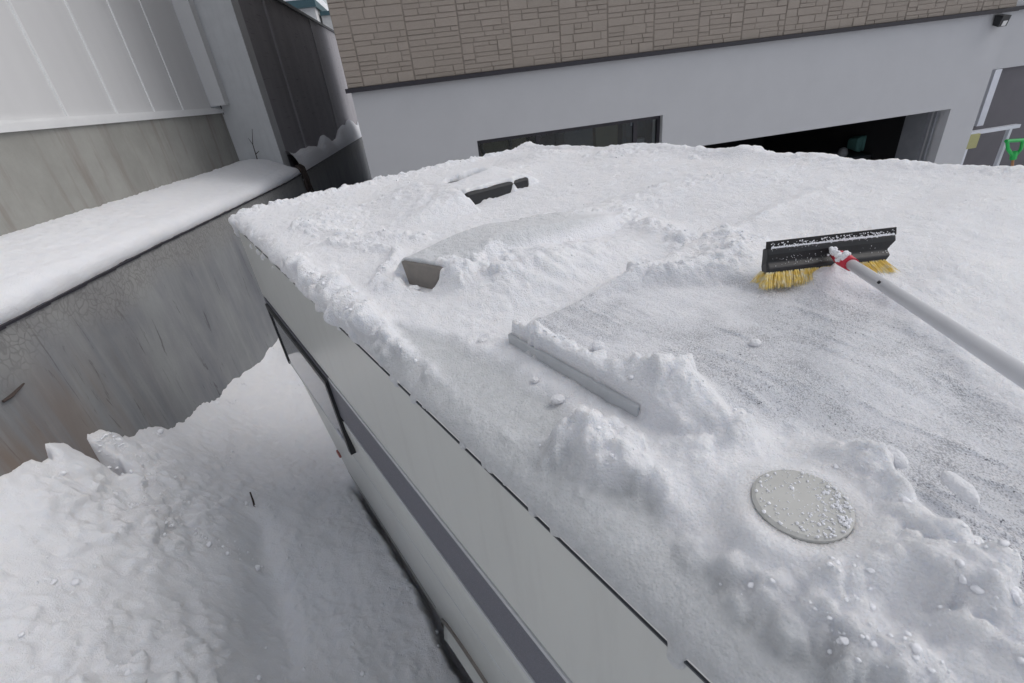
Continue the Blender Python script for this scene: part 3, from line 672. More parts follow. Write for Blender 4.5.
# underbody & wheels
MB().box(V, SR+.05, SF-.15, nside(-2.5)+.10, 2.2, -2.72, -2.451).build('underbody', M['dark'], van)
def wheel(s, nn_c, side):
    m = MB(); r = .33; zc = -H+.33+.02; V_, F_ = [], []
    prof_ = [(r-.06, 0), (r-.01, .01), (r, .04), (r, .15), (r-.01, .18), (r-.06, .19)]; n = 32
    for (rr2, w_) in prof_:
        for k in range(n): V_.append(V.P(s+rr2*math.cos(2*math.pi*k/n), nn_c+side*w_, zc+rr2*math.sin(2*math.pi*k/n)))
    for i in range(len(prof_)-1):
        for k in range(n): F_.append((i*n+k, i*n+(k+1) % n, (i+1)*n+(k+1) % n, (i+1)*n+k))
    F_ += [tuple(range(n)), tuple((len(prof_)-1)*n+k for k in range(n))]
    w = obj('wheel', V_, F_, M['rubber'], van, smooth=True)
    m = MB(); m.tube([V.P(s, nn_c-side*.003, zc), V.P(s, nn_c+side*.004, zc)], r-.1, 24); m.tube([V.P(s, nn_c-side*.02, zc), V.P(s, nn_c-side*.003, zc)], .06, 16)
    m.build('rim', M['rim'], w)
for s in (ARC, -1.7): wheel(s, .47, 1); wheel(s, 2.2, -1)
# rear face (far end)
m = MB(); rp = [(NS+.004, -.61), (NS+.004, -1.3), (nside(-2.67)+.004, -2.67), (2.30, -2.67), (2.34, -1.3), (2.34, -.61)]
m.prism([V.P(SF-.019, a, z) for a, z in rp], [V.P(SF+.012, a, z) for a, z in rp]); m.build('rear_panel', M['vanlow'], van)
m = MB(); m.box(V, SF+.013, SF+.02, .9, 1.75, -1.5, -.95); wr = m.build('rear_window', M['winglass'], van)
for nn_c in (.45, 2.12): MB().box(V, SF+.013, SF+.05, nn_c-.06, nn_c+.06, -2.3, -2.0).build('tail_light', M['orange'], van)
# roof shell with rounded cap
prof_ = [(NS, -.597)]+[(NS+.07*(1-math.cos(t)), -.597+.045*math.sin(t)) for t in np.linspace(.1, math.pi/2, 9)]
prof_ += [(1.3, -.545), (2.27, -.552)]+[(2.34-.07*(1-math.sin(t)), -.597+.045*math.cos(t)) for t in np.linspace(.1, math.pi/2, 6)]
vs_ = [V.P(s, a, z) for s in (SR, SF-.03, SF) for a, z in prof_]; n = len(prof_)
for i in range(n): 
    a, z = prof_[i]; vs_[2*n+i] = V.P(SF, a, min(z, -.575) if 1 else z)
fs_ = [(j*n+i, j*n+i+1, (j+1)*n+i+1, (j+1)*n+i) for j in range(2) for i in range(n-1)]
vs_ += [V.P(SR, NS+.03, -.6), V.P(SF, NS+.03, -.6), V.P(SF, 2.3, -.6), V.P(SR, 2.3, -.6)]
fs_ += [tuple(2*n+i for i in range(n))]
obj('roof', vs_, fs_, M['frostroof'], van, smooth=True)
# side window
ws0, ws1, wz0, wz1 = 1.84, 2.96, -1.44, -1.04
m = MB(); O = .014
for s0_, s1_, za, zb in ((ws0, ws0+.035, wz0, wz1), (ws1-.03, ws1, wz0, wz1), (ws0+.036, ws1-.031, wz1-.03, wz1)):
    m.box(V, s0_, s1_, NS-O, NS+.01, za, zb)
wn = m.build('side_window', M['black'], van)
MB().box(V, ws0+.036, ws1-.031, NS-.009, NS+.01, wz0+.006, wz0+.02).build('sill', M['trim'], wn)
bevel(MB().box(V, ws0+.037, ws1-.032, NS-.008, NS+.006, wz0+.021, wz1-.031).build('glass', M['winglass'], wn), .004)
MB().box(V, 1.95, 2.02, NS-.014, NS-.009, wz0+.022, wz0+.04).build('latch', M['white'], wn)
nn_m = nside(-2.25)
bevel(MB().box(V, 2.95, 3.01, nn_m-.012, nn_m+.004, -2.29, -2.25).build('marker_light', M['orange'], van), .006)
# solar panel (two), roof hatch, vents
PZ = -.508
def panel(s0_, s1_, n0, n1):
    p = bevel(MB().box(V, s0_, s1_, n0, n1, ROOFZ+.002, PZ).build('solar_panel', M['panel'], van), .002)
    return p
panel(.42, .785, .504, 1.45); 
# bronze vent: end face facing left, trapezoid, running across the roof
ptl = V.onz(400, 260, -.465); ptr = V.onz(443, 267, -.465); pbl = V.onz(409, 283, -.53); pbr = V.onz(430, 288, -.53)
def vp(p, z, dn=0): return V.P(p[0], p[1]+dn, z)
z_t, z_b = -.468, -.551
e0 = [vp(pbl, z_b), vp(ptl, z_t), vp(ptr, z_t), vp(pbr, z_b)]
e1_ = [vp(pbl, z_b, .38), vp(ptl, z_t-.004, .38), vp(ptr, z_t-.004, .38), vp(pbr, z_b, .38)]
bv = MB().prism(e0, e1_).build('roof_vent', M['brown'], van); bevel(bv, .005)
hc = (1.91, 2.25, 1.10, 1.46)
hb = bevel(MB().box(V, hc[0], hc[1], hc[2], hc[3], ROOFZ+.003, -.468).build('roof_hatch', M['black'], van), .012)
# round cap
vc = V.onz(801.5, 502, -.497); VR = .055
vs_, fs_ = [], []; n = 64
for (r_, z_) in ((VR-.006, ROOFZ+.003), (VR-.006, -.505), (VR, -.506), (VR, -.498), (VR-.004, -.4955), (.0, -.494)):
    for k in range(n): vs_.append(V.P(vc[0]+r_*math.cos(2*math.pi*k/n), vc[1]+r_*math.sin(2*math.pi*k/n), z_))
for i in range(5):
    for k in range(n): fs_.append((i*n+k, i*n+(k+1) % n, (i+1)*n+(k+1) % n, (i+1)*n+k))
obj('vent_cap', vs_, fs_, M['ventgrey'], van, label='round grey vent cap dusted with frost')

# ================================================================ ROOF SNOW
sa = np.concatenate([np.arange(-2.6, -.35, .03), np.arange(-.35, .8, .0031), np.arange(.8, 1.3, .0040), np.arange(1.3, 3.035, .0055)])
# across parameter t = arc length along the roof profile
pn = [(NS-.004, -.66), (NS-.004, -.60)]+[(NS+.07*(1-math.cos(t)), -.597+.045*math.sin(t)) for t in np.linspace(.1, math.pi/2, 9)]+[(1.3, -.545), (2.27, -.552), (2.33, -.57), (2.345, -.64)]
pn = np.array(pn); tl = np.append(0, np.cumsum(np.hypot(*np.diff(pn, axis=0).T)))
ta = np.concatenate([np.arange(0, .85, .0031), np.arange(.85, 1.1, .0040), np.arange(1.1, tl[-1], .0065)])
T_, S_ = None, None
Sg, Tg = np.meshgrid(sa, ta, indexing='ij')
Pn = np.interp(Tg, tl, pn[:, 0]); Pz = np.interp(Tg, tl, pn[:, 1])
e = .012
tn = np.interp(Tg+e, tl, pn[:, 0])-np.interp(Tg-e, tl, pn[:, 0]); tz_ = np.interp(Tg+e, tl, pn[:, 1])-np.interp(Tg-e, tl, pn[:, 1])
ln = np.hypot(tn, tz_)+1e-9; NNn = -tz_/ln; NNz = tn/ln
def sn(u, v_, z=-.52): return V.onz(u, v_, z)
def pl_(pts): return [sn(*p) for p in pts]
x, y = Sg, Pn
panm = ((x < .785-.006) & (y > .504+.008))*sstep(-.1, .40, x)*sstep(2.0, 1.5, y)*sstep(.30, .44, x+(y-.5)*.6)
lowf = fbm(x*2.5, y*2.5, 4, 101); midf = fbm(x*9, y*9, 4, 102, .55); hif = fbm(x*34, y*34, 4, 103, .6)
Tk = .018+.0012*hif+.050*sstep(1.1, 2.2, y)*sstep(3.0,1.6,x)+.010*lowf+.004*midf+.0012*hif
clump = np.zeros_like(Tk)
def hump(u, v_, rs, rn, h, cl=0., exp=1):
    global Tk, clump
    s0_, n0 = sn(u, v_); d = ((x-s0_)/rs)**2+((y-n0)/rn)**2+.35*midf
    w = np.exp(-np.maximum(d, 0)**exp); Tk = Tk+h*w; clump = np.maximum(clump, cl*w)
def ridge(pts, w, h, cl=0.):
    global Tk, clump
    d = polydist(x, y, pl_(pts))/w*(1+.5*midf); g_ = np.exp(-d*d); Tk = Tk+h*g_*(1+.7*lowf); clump = np.maximum(clump, cl*g_)
# rims
rimd = np.clip(x, 0, 3)
edge = .058+np.interp(x, [-1, 0, .3, .6, .9, 1.15, 1.5, 3.0], [.100, .098, .092, .080, .060, .032, .014, .006])+.012*fbm(x*9, x*0, 4, 111)+.006*fbm(x*40, x*0+3, 3, 112)
ridge([(290, 258), (330, 285), (415, 362), (475, 418), (550, 497), (640, 585), (715, 655), (790, 735)], .045, .018, .95)
far_ = np.exp(-((x-3.0)/.09)**2); Tk += .014*far_*(1+.8*fbm(y*4, x*4, 3, 113)); clump = np.maximum(clump, far_*.6)
rt = np.exp(-((y-2.30)/.09)**2); Tk += .022*rt*(1+.8*fbm(x*3, y, 3, 114)); clump = np.maximum(clump, rt*.35)
# band of clumps along the left
ridge([(300, 225), (360, 235), (420, 235)], .05, .012, .5)
ridge([(330, 240), (400, 250), (380, 280)], .03, .012, .6)
hump(470, 250, .16, .30, .020, .0); hump(510, 275, .14, .17, .045, .45); hump(560, 265, .14, .2, .035, .3); hump(465, 285, .05, .05, .025, .6)
hump(520, 238, .10, .3, .02)
hump(395, 285, .05, .04, .018, .5); hump(452, 283, .06, .05, .035, .6)
hump(610, 255, .10, .25, .02, .2)
ridge([(625, 215), (680, 240), (735, 255), (720, 285), (650, 290)], .07, .018, .6)
ridge([(560, 225), (620, 205), (700, 190), (760, 185)], .10, .020, .35)
hump(500, 178, .22, .24, .050, .15); hump(545, 160, .2, .2, .045, .4); hump(620, 160, .2, .2, .02, .5)
hump(745, 163, .10, .10, .028, .1); hump(815, 170, .08, .12, .012, .2); hump(330, 215, .2, .2, .015, .4)
hump(588, 436, .06, .055, .042, 1.); hump(555, 440, .05, .04, .024, 1.); hump(615, 470, .06, .045, .022, .9); hump(540, 470, .06, .03, .018, .9)
ridge([(640, 382), (668, 402), (700, 418), (735, 440)], .038, .034, 1.)
hump(690, 392, .03, .03, .018, 1.); hump(700, 460, .06, .05, .026, .35); hump(660, 480, .05, .04, .012, .3)
ridge([(600, 490), (650, 540), (720, 580), (790, 615), (900, 673)], .038, .017, .95)
ridge([(860, 462), (900, 500), (960, 560), (1010, 630), (1024, 660)], .045, .022, .75)
ridge([(760, 545), (840, 565), (900, 580), (960, 600)], .035, .030, .35)
hump(900, 545, .05, .05, .014, .9); hump(960, 620, .05, .05, .014, .9); hump(840, 590, .04, .05, .012, .8); hump(880, 462, .02, .03, .012, .6)
hump(870, 350, .08, .12, .010, .1); hump(955, 285, .1, .15, .016, .05); hump(980, 215, .15, .2, .02, .1); hump(800, 335, .03, .03, .014, .8); hump(770, 385, .05, .06, .012, .3)
hump(850, 280, .05, .07, .012, .3); hump(930, 405, .06, .09, .016, .2)
# swept arcs left by the brush
cs, cn = sn(700, 420); rad = np.hypot(x-cs, y-cn)
sw = inpoly(x, y, pl_([(860, 215), (1024, 190), (1024, 370), (940, 330), (900, 280)])); swm = sstep(.05, -.08, sw)
Tk += swm*(.0013*np.sin(rad*95+4*midf)*(.5+.5*lowf)+.001*fbm(rad*60, x*2, 3, 120))
sw2 = inpoly(x, y, pl_([(450, 255), (560, 235), (640, 250), (560, 310), (500, 300)])); swm2 = sstep(.05, -.08, sw2)
cs2, cn2 = sn(640, 200); rad2 = np.hypot(x-cs2, y-cn2); Tk += swm2*.002*np.sin(rad2*85+3*midf)
# thin, speckled zone over the panels and frosted zones
thinp = inpoly(x, y, pl_([(522, 332), (566, 308), (640, 293), (735, 290), (800, 296), (880, 310), (960, 372), (1030, 410), (1100, 560), (1100, 700), (1024, 615), (985, 560), (930, 500), (870, 440), (790, 420), (735, 418), (690, 385), (620, 378)]))
thin = sstep(.035, -.03, thinp+.035*midf+.02*lowf)
lm = .3+.7*sstep(-.25, .35, lowf+.5*midf+.2)
strk = fbm(x*4, y*45, 4, 181); thin2 = thin*np.clip(lm+.45*strk, 0, 1.2); 
Tk = Tk*(1-thin*.78)+thin*(.0012*strk+.004*sstep(.1, .5, strk+lowf*.6))
f1 = inpoly(x, y, pl_([(395, 318), (445, 330), (505, 360), (560, 395), (575, 420), (520, 432), (470, 400), (420, 352)]))
f2 = inpoly(x, y, pl_([(575, 468), (640, 475), (668, 520), (672, 552), (625, 545), (585, 505)]))
frost = np.maximum(sstep(.03, -.025, f1+.03*midf), sstep(.02, -.02, f2+.03*midf))
Tk = Tk*(1-frost*.72); clump *= (1-frost*.9)*(1-thin*.8)
# keep features free
def clear(mask_d, target, w=.02):
    global Tk
    k = sstep(w, 0, mask_d); Tk = Tk*(1-k)+np.minimum(Tk, target)*k
# snow follows what stands on the roof
pan_in = panm
d_pan = np.maximum(x-.785, .504-y)           # <0 inside
out_l = (y < .53) & (y > .40) & (x > .44) & (x < .87)
Tk = np.where((d_pan > -.008) & (d_pan < .05) & (x > .43) & (y < 1.3), np.minimum(Tk, .022+.08*np.maximum(0, d_pan)+.003*hif+.006*midf), Tk)
kk_ = sstep(.47, .42, x+.02*midf)
Tk = Tk+panm*.043*(1-0)
# rim crust on the panel's edge
Tk += panm*.006*np.exp(-((d_pan+.03)/.02)**2)*(1+midf*2)
clump = np.maximum(clump, panm*.55*np.exp(-((y-.535)/.022)**2)*(x > .42))
# mounds over the near-left corner of the panel bury its edge
s0_, n0 = sn(672, 405); w = np.exp(-(((x-s0_)/.075)**2+((y-n0)/.06)**2)**2); Tk = np.maximum(Tk, w*(.060+.01*midf)); clump = np.maximum(clump*(1-w), w*.5)
# round vent
dv = np.hypot(x-vc[0], y-vc[1]); Tk = np.where(dv < VR-.004, .02, Tk); ringk = sstep(.05, 0, dv-VR)
Tk = np.where(dv >= VR-.004, Tk*(1-ringk)+(.0505+.003*midf+.002*hif)*ringk, Tk)
# bring surroundings up to the cap's level on the far side, leave rim visible near side
Tk += .006*np.exp(-((dv-.085)/.022)**2)*(dv > VR+.01)
clump *= sstep(VR+.005, VR+.04, dv)
# bronze vent
vs_min = min(pbl[0], pbr[0], ptl[0], ptr[0]); vs_max = max(ptl[0], ptr[0], pbl[0], pbr[0]); vn = min(ptl[1], ptr[1])
print('vent s', vs_min, vs_max, 'n', ptl[1], ptr[1], pbl[1], pbr[1])
# oriented coords of the vent: axis from left-top to right-top of the end face
ax_ = np.array([ptr[0]-ptl[0], ptr[1]-ptl[1]]); lx = np.linalg.norm(ax_); ax_ /= lx
uu = (x-ptl[0])*ax_[0]+(y-ptl[1])*ax_[1]
# depth behind the end face
vvd = y-(ptl[1]+(ptr[1]-ptl[1])*np.clip((x-ptl[0])/(ptr[0]-ptl[0]), -.3, 1.3))
inx = np.minimum(x-min(ptl[0], ptr[0]), max(ptl[0], ptr[0])-x)
capm = sstep(.003, .010, vvd+.004*hif)*sstep(-.10, .012, inx)*sstep(1.1, .40, vvd)
Tk = np.maximum(Tk, capm*(.091+.008*lowf+.004*midf)*(1+.25*np.exp(-((vvd-.25)/.15)**2)))
fr_k = (vvd > -.05) & (vvd < .004) & (inx > .004)
Tk = np.where(fr_k, np.minimum(Tk, .016), Tk); clump = np.where(fr_k, 0, clump)
# hatch
dh = np.maximum.reduce([hc[0]-x, x-hc[1], hc[2]-y, y-hc[3]])
hin = sstep(.001, .016, x-hc[0]+.016*midf+.008*hif)*sstep(.16, -.02, np.maximum.reduce([hc[2]-y, y-hc[3], x-hc[1]])+.03*midf)*(1-np.exp(-((x-2.17+.03*midf)/.035)**4-((y-1.26)/.085)**4))
Tk = np.where((dh < .05) & (x < hc[0]+.03), np.minimum(Tk, .045), Tk)
Tk = np.maximum(Tk, hin*(.090+.012*lowf+.006*midf+.03*np.exp(-((x-2.2)/.14)**2-((y-1.36)/.16)**2)))
hf_ = (dh > -.006) & (x < hc[0]+.04) & (dh < .04) & (y < hc[3]+.02) & (y > hc[2]-.005)
Tk = np.maximum(Tk, .085*np.exp(-(np.maximum(0, hc[2]-y)/.30)**2)*(y < hc[2]+.004)*sstep(hc[0]-.16, hc[0]+.04, x)*sstep(2.75, 2.3, x)*(1+.25*midf))
Tk = np.where(hf_, np.minimum(Tk, .063+.035*fbm(y*24, x*5, 3, 171)+.012*hif+.5*np.maximum(0, dh)), Tk); clump = np.where(dh < .06, clump*.25, clump)
tp = polydist(x, y, pl_([(478, 183), (490, 172)])) ; 
hump(835, 286, .045, .17, .022, .4); hump(765, 296, .03, .05, .012, .3)
# clump detail
cl = np.clip(clump*1.2+.0, 0, 1)
Tk += cl*(.0045*(1-np.abs(fbm(x*22, y*22, 4, 131, .6))*2.2)+.0035*fbm(x*50, y*50, 4, 132, .6))
cl2 = np.clip(.30+clump, 0, 1)*(1-thin*.85)*(1-frost*.9)*sstep(VR, VR+.05, dv)*(1-swm*.7)*np.where(hf_ | fr_k, 0, 1)
bil = np.abs(fbm(x*13+.5*midf, y*13, 4, 135, .55)); bil2 = np.abs(fbm(x*30, y*30+.4*midf, 3, 136, .6))
Tk += cl2*(.018*bil+.010*bil2-.004)+cl2*.0022*fbm(x*80, y*80, 3, 137, .7)
# outer edge: nothing beyond it
et = Tg-edge
k = sstep(-.004, .030, et); rk = sstep(-.02, .06, et+.05*midf+.02*hif); capk = sstep(.058, .070, Tg); Tk = Tk*rk+(.0022+.0012*hif+.0022*midf+.0015*lowf)*(1-rk)*capk-.014*(1-capk)*(et < 0)
cz = np.clip((clump-.15)*1.4, 0, 1)*(1-.5*swm)*np.where(hf_ | fr_k, 0, 1)*(et > .01)*sstep(VR+.01, VR+.05, dv)
Tk += cz*(.022*chunks(x*26, y*26, 301)+.010*chunks(x*60, y*60, 302)+.004*chunks(x*120, y*120, 303))
cw = (.25*(1-thin)*(1-frost)*sstep(VR+.01, VR+.05, dv)*np.where(hf_ | fr_k, 0, 1)*(et > .03))*sstep(0, .5, fbm(x*5, y*5, 3, 304)+.1)
Tk += cw*(.014*chunks(x*22, y*22, 305)+.008*chunks(x*55, y*55, 306))
W1 = fbm(x*60, y*60, 3, 141)*.9; W2 = fbm(x*60, y*60, 3, 142)*.9
rng = np.random.default_rng(9)
iS = rng.integers(0, len(sa), 90000); iT = rng.integers(0, len(ta), 90000)
dens = np.clip(clump, 0, 1)**1.3+.012
ok = (rng.random(90000) < dens[iS, iT]*.22) & (sa[iS] > -.4)
ok &= (dv[iS, iT] > VR+.012)
okk = ~((fr_k)[iS, iT]) & ~hf_[iS, iT]
cnt = 0
for i, j in zip(iS[:60000], iT[:60000]):
    c_ = clump[i, j]
    if c_ < .3 or et[i, j] < .01 or dv[i, j] < VR+.02 or fr_k[i, j] or hf_[i, j] or rng.random() > .035*c_*(.3 if sa[i] < 1.3 else .12)*3: continue
    r = rng.uniform(.010, .026)*(1 if sa[i] < 1.3 else 1.3); stamp(Tk, sa, ta, sa[i], ta[j], r, r*rng.uniform(.35, .65), W1, W2)
for i, j in zip(iS[ok & okk], iT[ok & okk]):
    if et[i, j] < rng.choice([-.004, .02]): continue
    r = (.0036+rng.gamma(1.3, .0024))*(1.0 if sa[i] < 1.3 else 1.5)
    r = min(r, .022); stamp(Tk, sa, ta, sa[i], ta[j], r, r*rng.uniform(.3, .6), W1, W2); cnt += 1
# crumbs stuck over the seam
for k in range(70):
    s_c = rng.uniform(-.2, 2.75); tt = np.interp(s_c, [-1, 0, .9, 1.3, 2.8], [.062, .062, .060, .045, .02])+rng.normal(0, .006)+(.02 if rng.random() < .5 else 0)
    if fbm(np.array([s_c*5]), np.array([.3]), 2, 150)[0] < .05: continue
    r = rng.uniform(.005, .016); stamp(Tk, sa, ta, s_c, tt, r, r*.35, W1, W2, base=.0)
print('lumps', cnt, Tk.shape)
for _ in range(1):
    Tk[1:-1] = .25*Tk[:-2]+.5*Tk[1:-1]+.25*Tk[2:]; Tk[:, 1:-1] = .25*Tk[:, :-2]+.5*Tk[:, 1:-1]+.25*Tk[:, 2:]
Tk = np.where(dv < VR-.004, .02, Tk)
wdrop = sstep(2.985, 3.03, x); 
Xn = Pn+NNn*Tk; Xz = Pz+NNz*Tk
Xz = Xz-wdrop*.06*(1-wdrop*0)
XS = x+.012*np.where(cl > 0, fbm(y*20, x*20, 3, 160), 0)*wdrop
WX = V.a[0]*XS+V.b[0]*Xn; WY = V.a[1]*XS+V.b[1]*Xn
th_a = thin2*(1-np.clip(clump*1.5, 0, 1))
fro = np.clip(frost+.0, 0, 1)*(1-np.clip(clump*1.3, 0, 1))
fro = np.maximum(fro, .75*sstep(.5, .9, capm)*(clump < .35))
fro = np.maximum(fro, np.clip(sstep(.05, -.01, et+.03*midf)*.95+.25*midf, 0, 1)*sstep(1.5, .9, x))
grid_obj('roof_snow', WX, WY, Xz+H, M['roofsnow'], {'thin': th_a, 'frost': fro}, kind='stuff', label='half swept crumbly snow covering the roof of the camper van', category='snow')

# crumbly bits lying on the snow: one uncountable mesh per surface
def crumb_field(name, pos, rad, mat, seed, **k):
    rg = np.random.default_rng(seed); import bmesh
    b = bmesh.new(); bmesh.ops.create_icosphere(b, subdivisions=2, radius=1); b.verts.ensure_lookup_table()
    v0 = np.array([vv.co[:] for vv in b.verts]); f0 = np.array([[vv.index for vv in ff.verts] for ff in b.faces]); b.free()
    tm = []
    for q_ in range(12):
        d = 1+.65*fbm(v0[:, 0]*1.5+q_*7, v0[:, 1]*1.5+v0[:, 2]*1.9, 3, 200+q_, .7); t = v0*d[:, None]*np.array([1, rg.uniform(.6, 1), rg.uniform(.5, .9)]); tm.append(t)
    tm = np.array(tm); n_ = len(pos); w = rg.integers(0, 12, n_); an = rg.uniform(0, 6.28, n_); ca, sa_ = np.cos(an), np.sin(an)
    t = tm[w]*rad[:, None, None]; X = t[..., 0]*ca[:, None]-t[..., 1]*sa_[:, None]; Y = t[..., 0]*sa_[:, None]+t[..., 1]*ca[:, None]
    vv = np.stack([X, Y, t[..., 2]], -1)+pos[:, None, :]; vv = vv.reshape(-1, 3); ff = (f0[None]+(np.arange(n_)*len(v0))[:, None, None]).reshape(-1, 3)
    me = bpy.data.meshes.new(name); me.vertices.add(len(vv)); me.vertices.foreach_set('co', vv.astype(np.float32).ravel())
    me.loops.add(ff.size); me.loops.foreach_set('vertex_index', ff.astype(np.int32).ravel()); me.polygons.add(len(ff))
    me.polygons.foreach_set('loop_start', np.arange(0, ff.size, 3, dtype=np.int32)); me.polygons.foreach_set('loop_total', np.full(len(ff), 3, dtype=np.int32))
    me.update(calc_edges=True); me.materials.append(mat)
    o = bpy.data.objects.new(name, me); C.objects.link(o)
    for a, b2 in k.items(): o[a] = b2
rg = np.random.default_rng(77); Nn_ = 260000
ii = rg.integers(0, len(sa), Nn_); jj = rg.integers(0, len(ta), Nn_)
patch = sstep(-.05, .45, fbm(x*7, y*7, 3, 210))
dd = (np.clip(clump, 0, 1)**1.2*.9+.012)*(.12+.88*patch)*(1-.9*fro)*(1-.8*th_a)
dd = dd*np.where(fr_k | hf_, 0, 1)*(et > .004)*(dv > VR+.006)*(x > -.34)*(.10+.90*sstep(.25, .7, clump))
near_w = np.gradient(sa)[:, None]*np.gradient(ta)[None, :]; dd = dd*near_w/near_w[sa > -.3].max()
keep = rg.random(Nn_) < dd[ii, jj]*1.6; ii, jj = ii[keep], jj[keep]
rad = np.clip(.0009+rg.gamma(1.2, .0010, len(ii)), 0, .0055)*np.where(sa[ii] > 1.3, 1.35, 1.)
pos = np.stack([WX[ii, jj], WY[ii, jj], Xz[ii, jj]+H+rad*.15], -1)
print('crumbs', len(ii))
crumb_field('roof_snow_crumbs', pos, rad, M['crumb'], 5, kind='stuff', label='loose crumbs of snow scattered over the roof snow of the camper', category='snow')
i2 = rg.integers(0, len(ga), 400000); j2 = rg.integers(0, len(gb), 400000)
gp = sstep(-.02, .4, fbm(A*3.2, B*3.2, 3, 220))*(.25+.75*pile)*((A > -1.89) & (A < .1) & (B > .9) & (B < 5))*(1-inv)
gp = gp*(.3+1.2*np.exp(-((A+1.9)/.15)**2)); wg = np.gradient(ga)[:, None]*np.gradient(gb)[None, :]; gp = gp*np.minimum(1, wg/.00025)
keep = rg.random(400000) < gp[i2, j2]*.35; i2, j2 = i2[keep], j2[keep]
rad = np.clip(.003+rg.gamma(1.3, .0028, len(i2)), 0, .02)
print('gcrumbs', len(i2))
crumb_field('bank_snow_crumbs', np.stack([PX[i2, j2], PY[i2, j2], Z[i2, j2]+H+rad*.15], -1), rad, M['crumb'], 6, kind='stuff', label='loose crumbs of snow on the ploughed bank by the retaining wall', category='snow')

# frost crumbs on the round vent (part of its cap)
m = MB(); rc = random.Random(12)
def crumb(m, c, r):
    ph = rc.uniform(0, 3); vv = []
    for dz, rr2, k0 in ((-.6, .7, 0), (.2, 1, .5), (.75, .5, 0)):
        for k in range(6): t = (k+k0)*math.pi/3+ph; q_ = rc.uniform(.75, 1.15)*r*rr2; vv.append((c[0]+q_*math.cos(t), c[1]+q_*math.sin(t), c[2]+dz*r))
    vv.append((c[0], c[1], c[2]+r)); f = []
    for i in range(2):
        for k in range(6): f.append((i*6+k, i*6+(k+1) % 6, (i+1)*6+(k+1) % 6, (i+1)*6+k))
    f += [(12+k, 12+(k+1) % 6, 18) for k in range(6)]; m.add(vv, f)
for k in range(3800):
    t = rc.uniform(0, 2*math.pi); rr2 = VR*.97*math.sqrt(rc.random()); s, n_2 = vc[0]+rr2*math.cos(t), vc[1]+rr2*math.sin(t)
    # denser towards the near right and in a few patches
    side = (n_2-vc[1])*.4-(s-vc[0])*1.0
    pr = .07+.9*max(0, min(1, (side-.01)/.05))*(.15+.85*(math.sin(s*230+2)*math.cos(n_2*190)+.5*math.sin(s*410+n_2*530) > 0))
    if rc.random() > pr: continue
    crumb(m, V.P(s, n_2, -.4945), min(.0026, .0005+rc.expovariate(1900)))
m.build('frost_crumbs', M['crumb'], van, kind='stuff')

# loose snow clods lying on the roof
def clod(u, v_, z, rx, ry, rz, label, seed):
    a, b = V.onz(u, v_, z); c = V.P(a, b, z); rs = random.Random(seed); vs, fs = [], []; nu, nv = 22, 14
    for i in range(nv+1):
        ph = math.pi*i/nv
        for k in range(nu):
            t = 2*math.pi*k/nu; vs.append((math.sin(ph)*math.cos(t), math.sin(ph)*math.sin(t), math.cos(ph)))
    vs = np.array(vs); q_ = 1+.22*fbm(vs[:, 0]*1.6+seed, vs[:, 1]*1.6+vs[:, 2]*1.3, 3, seed)+.10*fbm(vs[:, 0]*5+seed, vs[:, 1]*5+vs[:, 2]*4, 3, seed+5)
    vs = vs*q_[:, None]*np.array([rx, ry, rz])+np.array(c)
    for i in range(nv):
        for k in range(nu): fs.append((i*nu+k, (i+1)*nu+k, (i+1)*nu+(k+1) % nu, i*nu+(k+1) % nu))
    obj('snow_clod', [tuple(p) for p in vs], fs, M['snow'], base=(c[0], c[1], c[2]-rz), smooth=True, label=label, category='snow clod', group='loose snow clods on the camper roof')
clod(598, 346, -.492, .0125, .0115, .0105, 'round snow clod lying on the frosty panel near its left edge', 1)
clod(483, 341, -.532, .012, .009, .007, 'small flat snow clod left of the corner of the roof panel', 2)
clod(535, 380, -.533, .008, .008, .007, 'tiny snow clod below the left edge of the roof panel', 3)
clod(558, 399, -.533, .013, .010, .008, 'oval snow clod beside the snow heap below the panel edge', 4)
clod(755, 343, -.498, .010, .009, .008, 'small round snow clod on the speckled panel in front of the broom', 5)
clod(894, 457, -.515, .012, .020, .010, 'long snow clod up and right of the round vent', 6)
clod(960, 487, -.515, .011, .026, .010, 'longest snow clod, far right of the round vent', 7)
clod(823, 330, -.515, .008, .008, .008, 'tiny snow clod between the broom and the speckled area', 8)
clod(838, 292, -.500, .012, .011, .009, 'rounded snow clod against the yellow bristles under the pole', 9)
clod(413, 289, -.528, .020, .015, .010, 'snow clod at the foot of the bronze roof vent', 10)

# ================================================================ BROOM
def W3(u, v_, z): a, b = V.onz(u, v_, z); return np.array(V.P(a, b, z))
TLp, TRp = W3(767, 242, -.395), W3(898, 227, -.395); BLp, BRp = W3(762, 273, -.462), W3(890, 260, -.462)
ex = (TRp-TLp); Wd = np.linalg.norm(ex); ex /= Wd
ez = (TLp-BLp)+(TRp-BRp); ez -= ex*(ez@ex); ez /= np.linalg.norm(ez); Hd = float((TLp-BLp)@ez); ey = np.cross(ez, ex)
if ey@TLp*0+ey[1] < 0: ey = -ey            # away from the eye
O0 = BLp
bm_ = thing('snow_broom', 'black snow broom with squeegee blade and yellow bristles on a pale pole', 'snow broom', tuple(map(float, O0+ex*Wd/2-np.array([0, 0, .04]))))
def Q(x_, y_, z_): return tuple(map(float, O0+ex*(x_+.008)+ey*(y_-.014)+ez*z_))
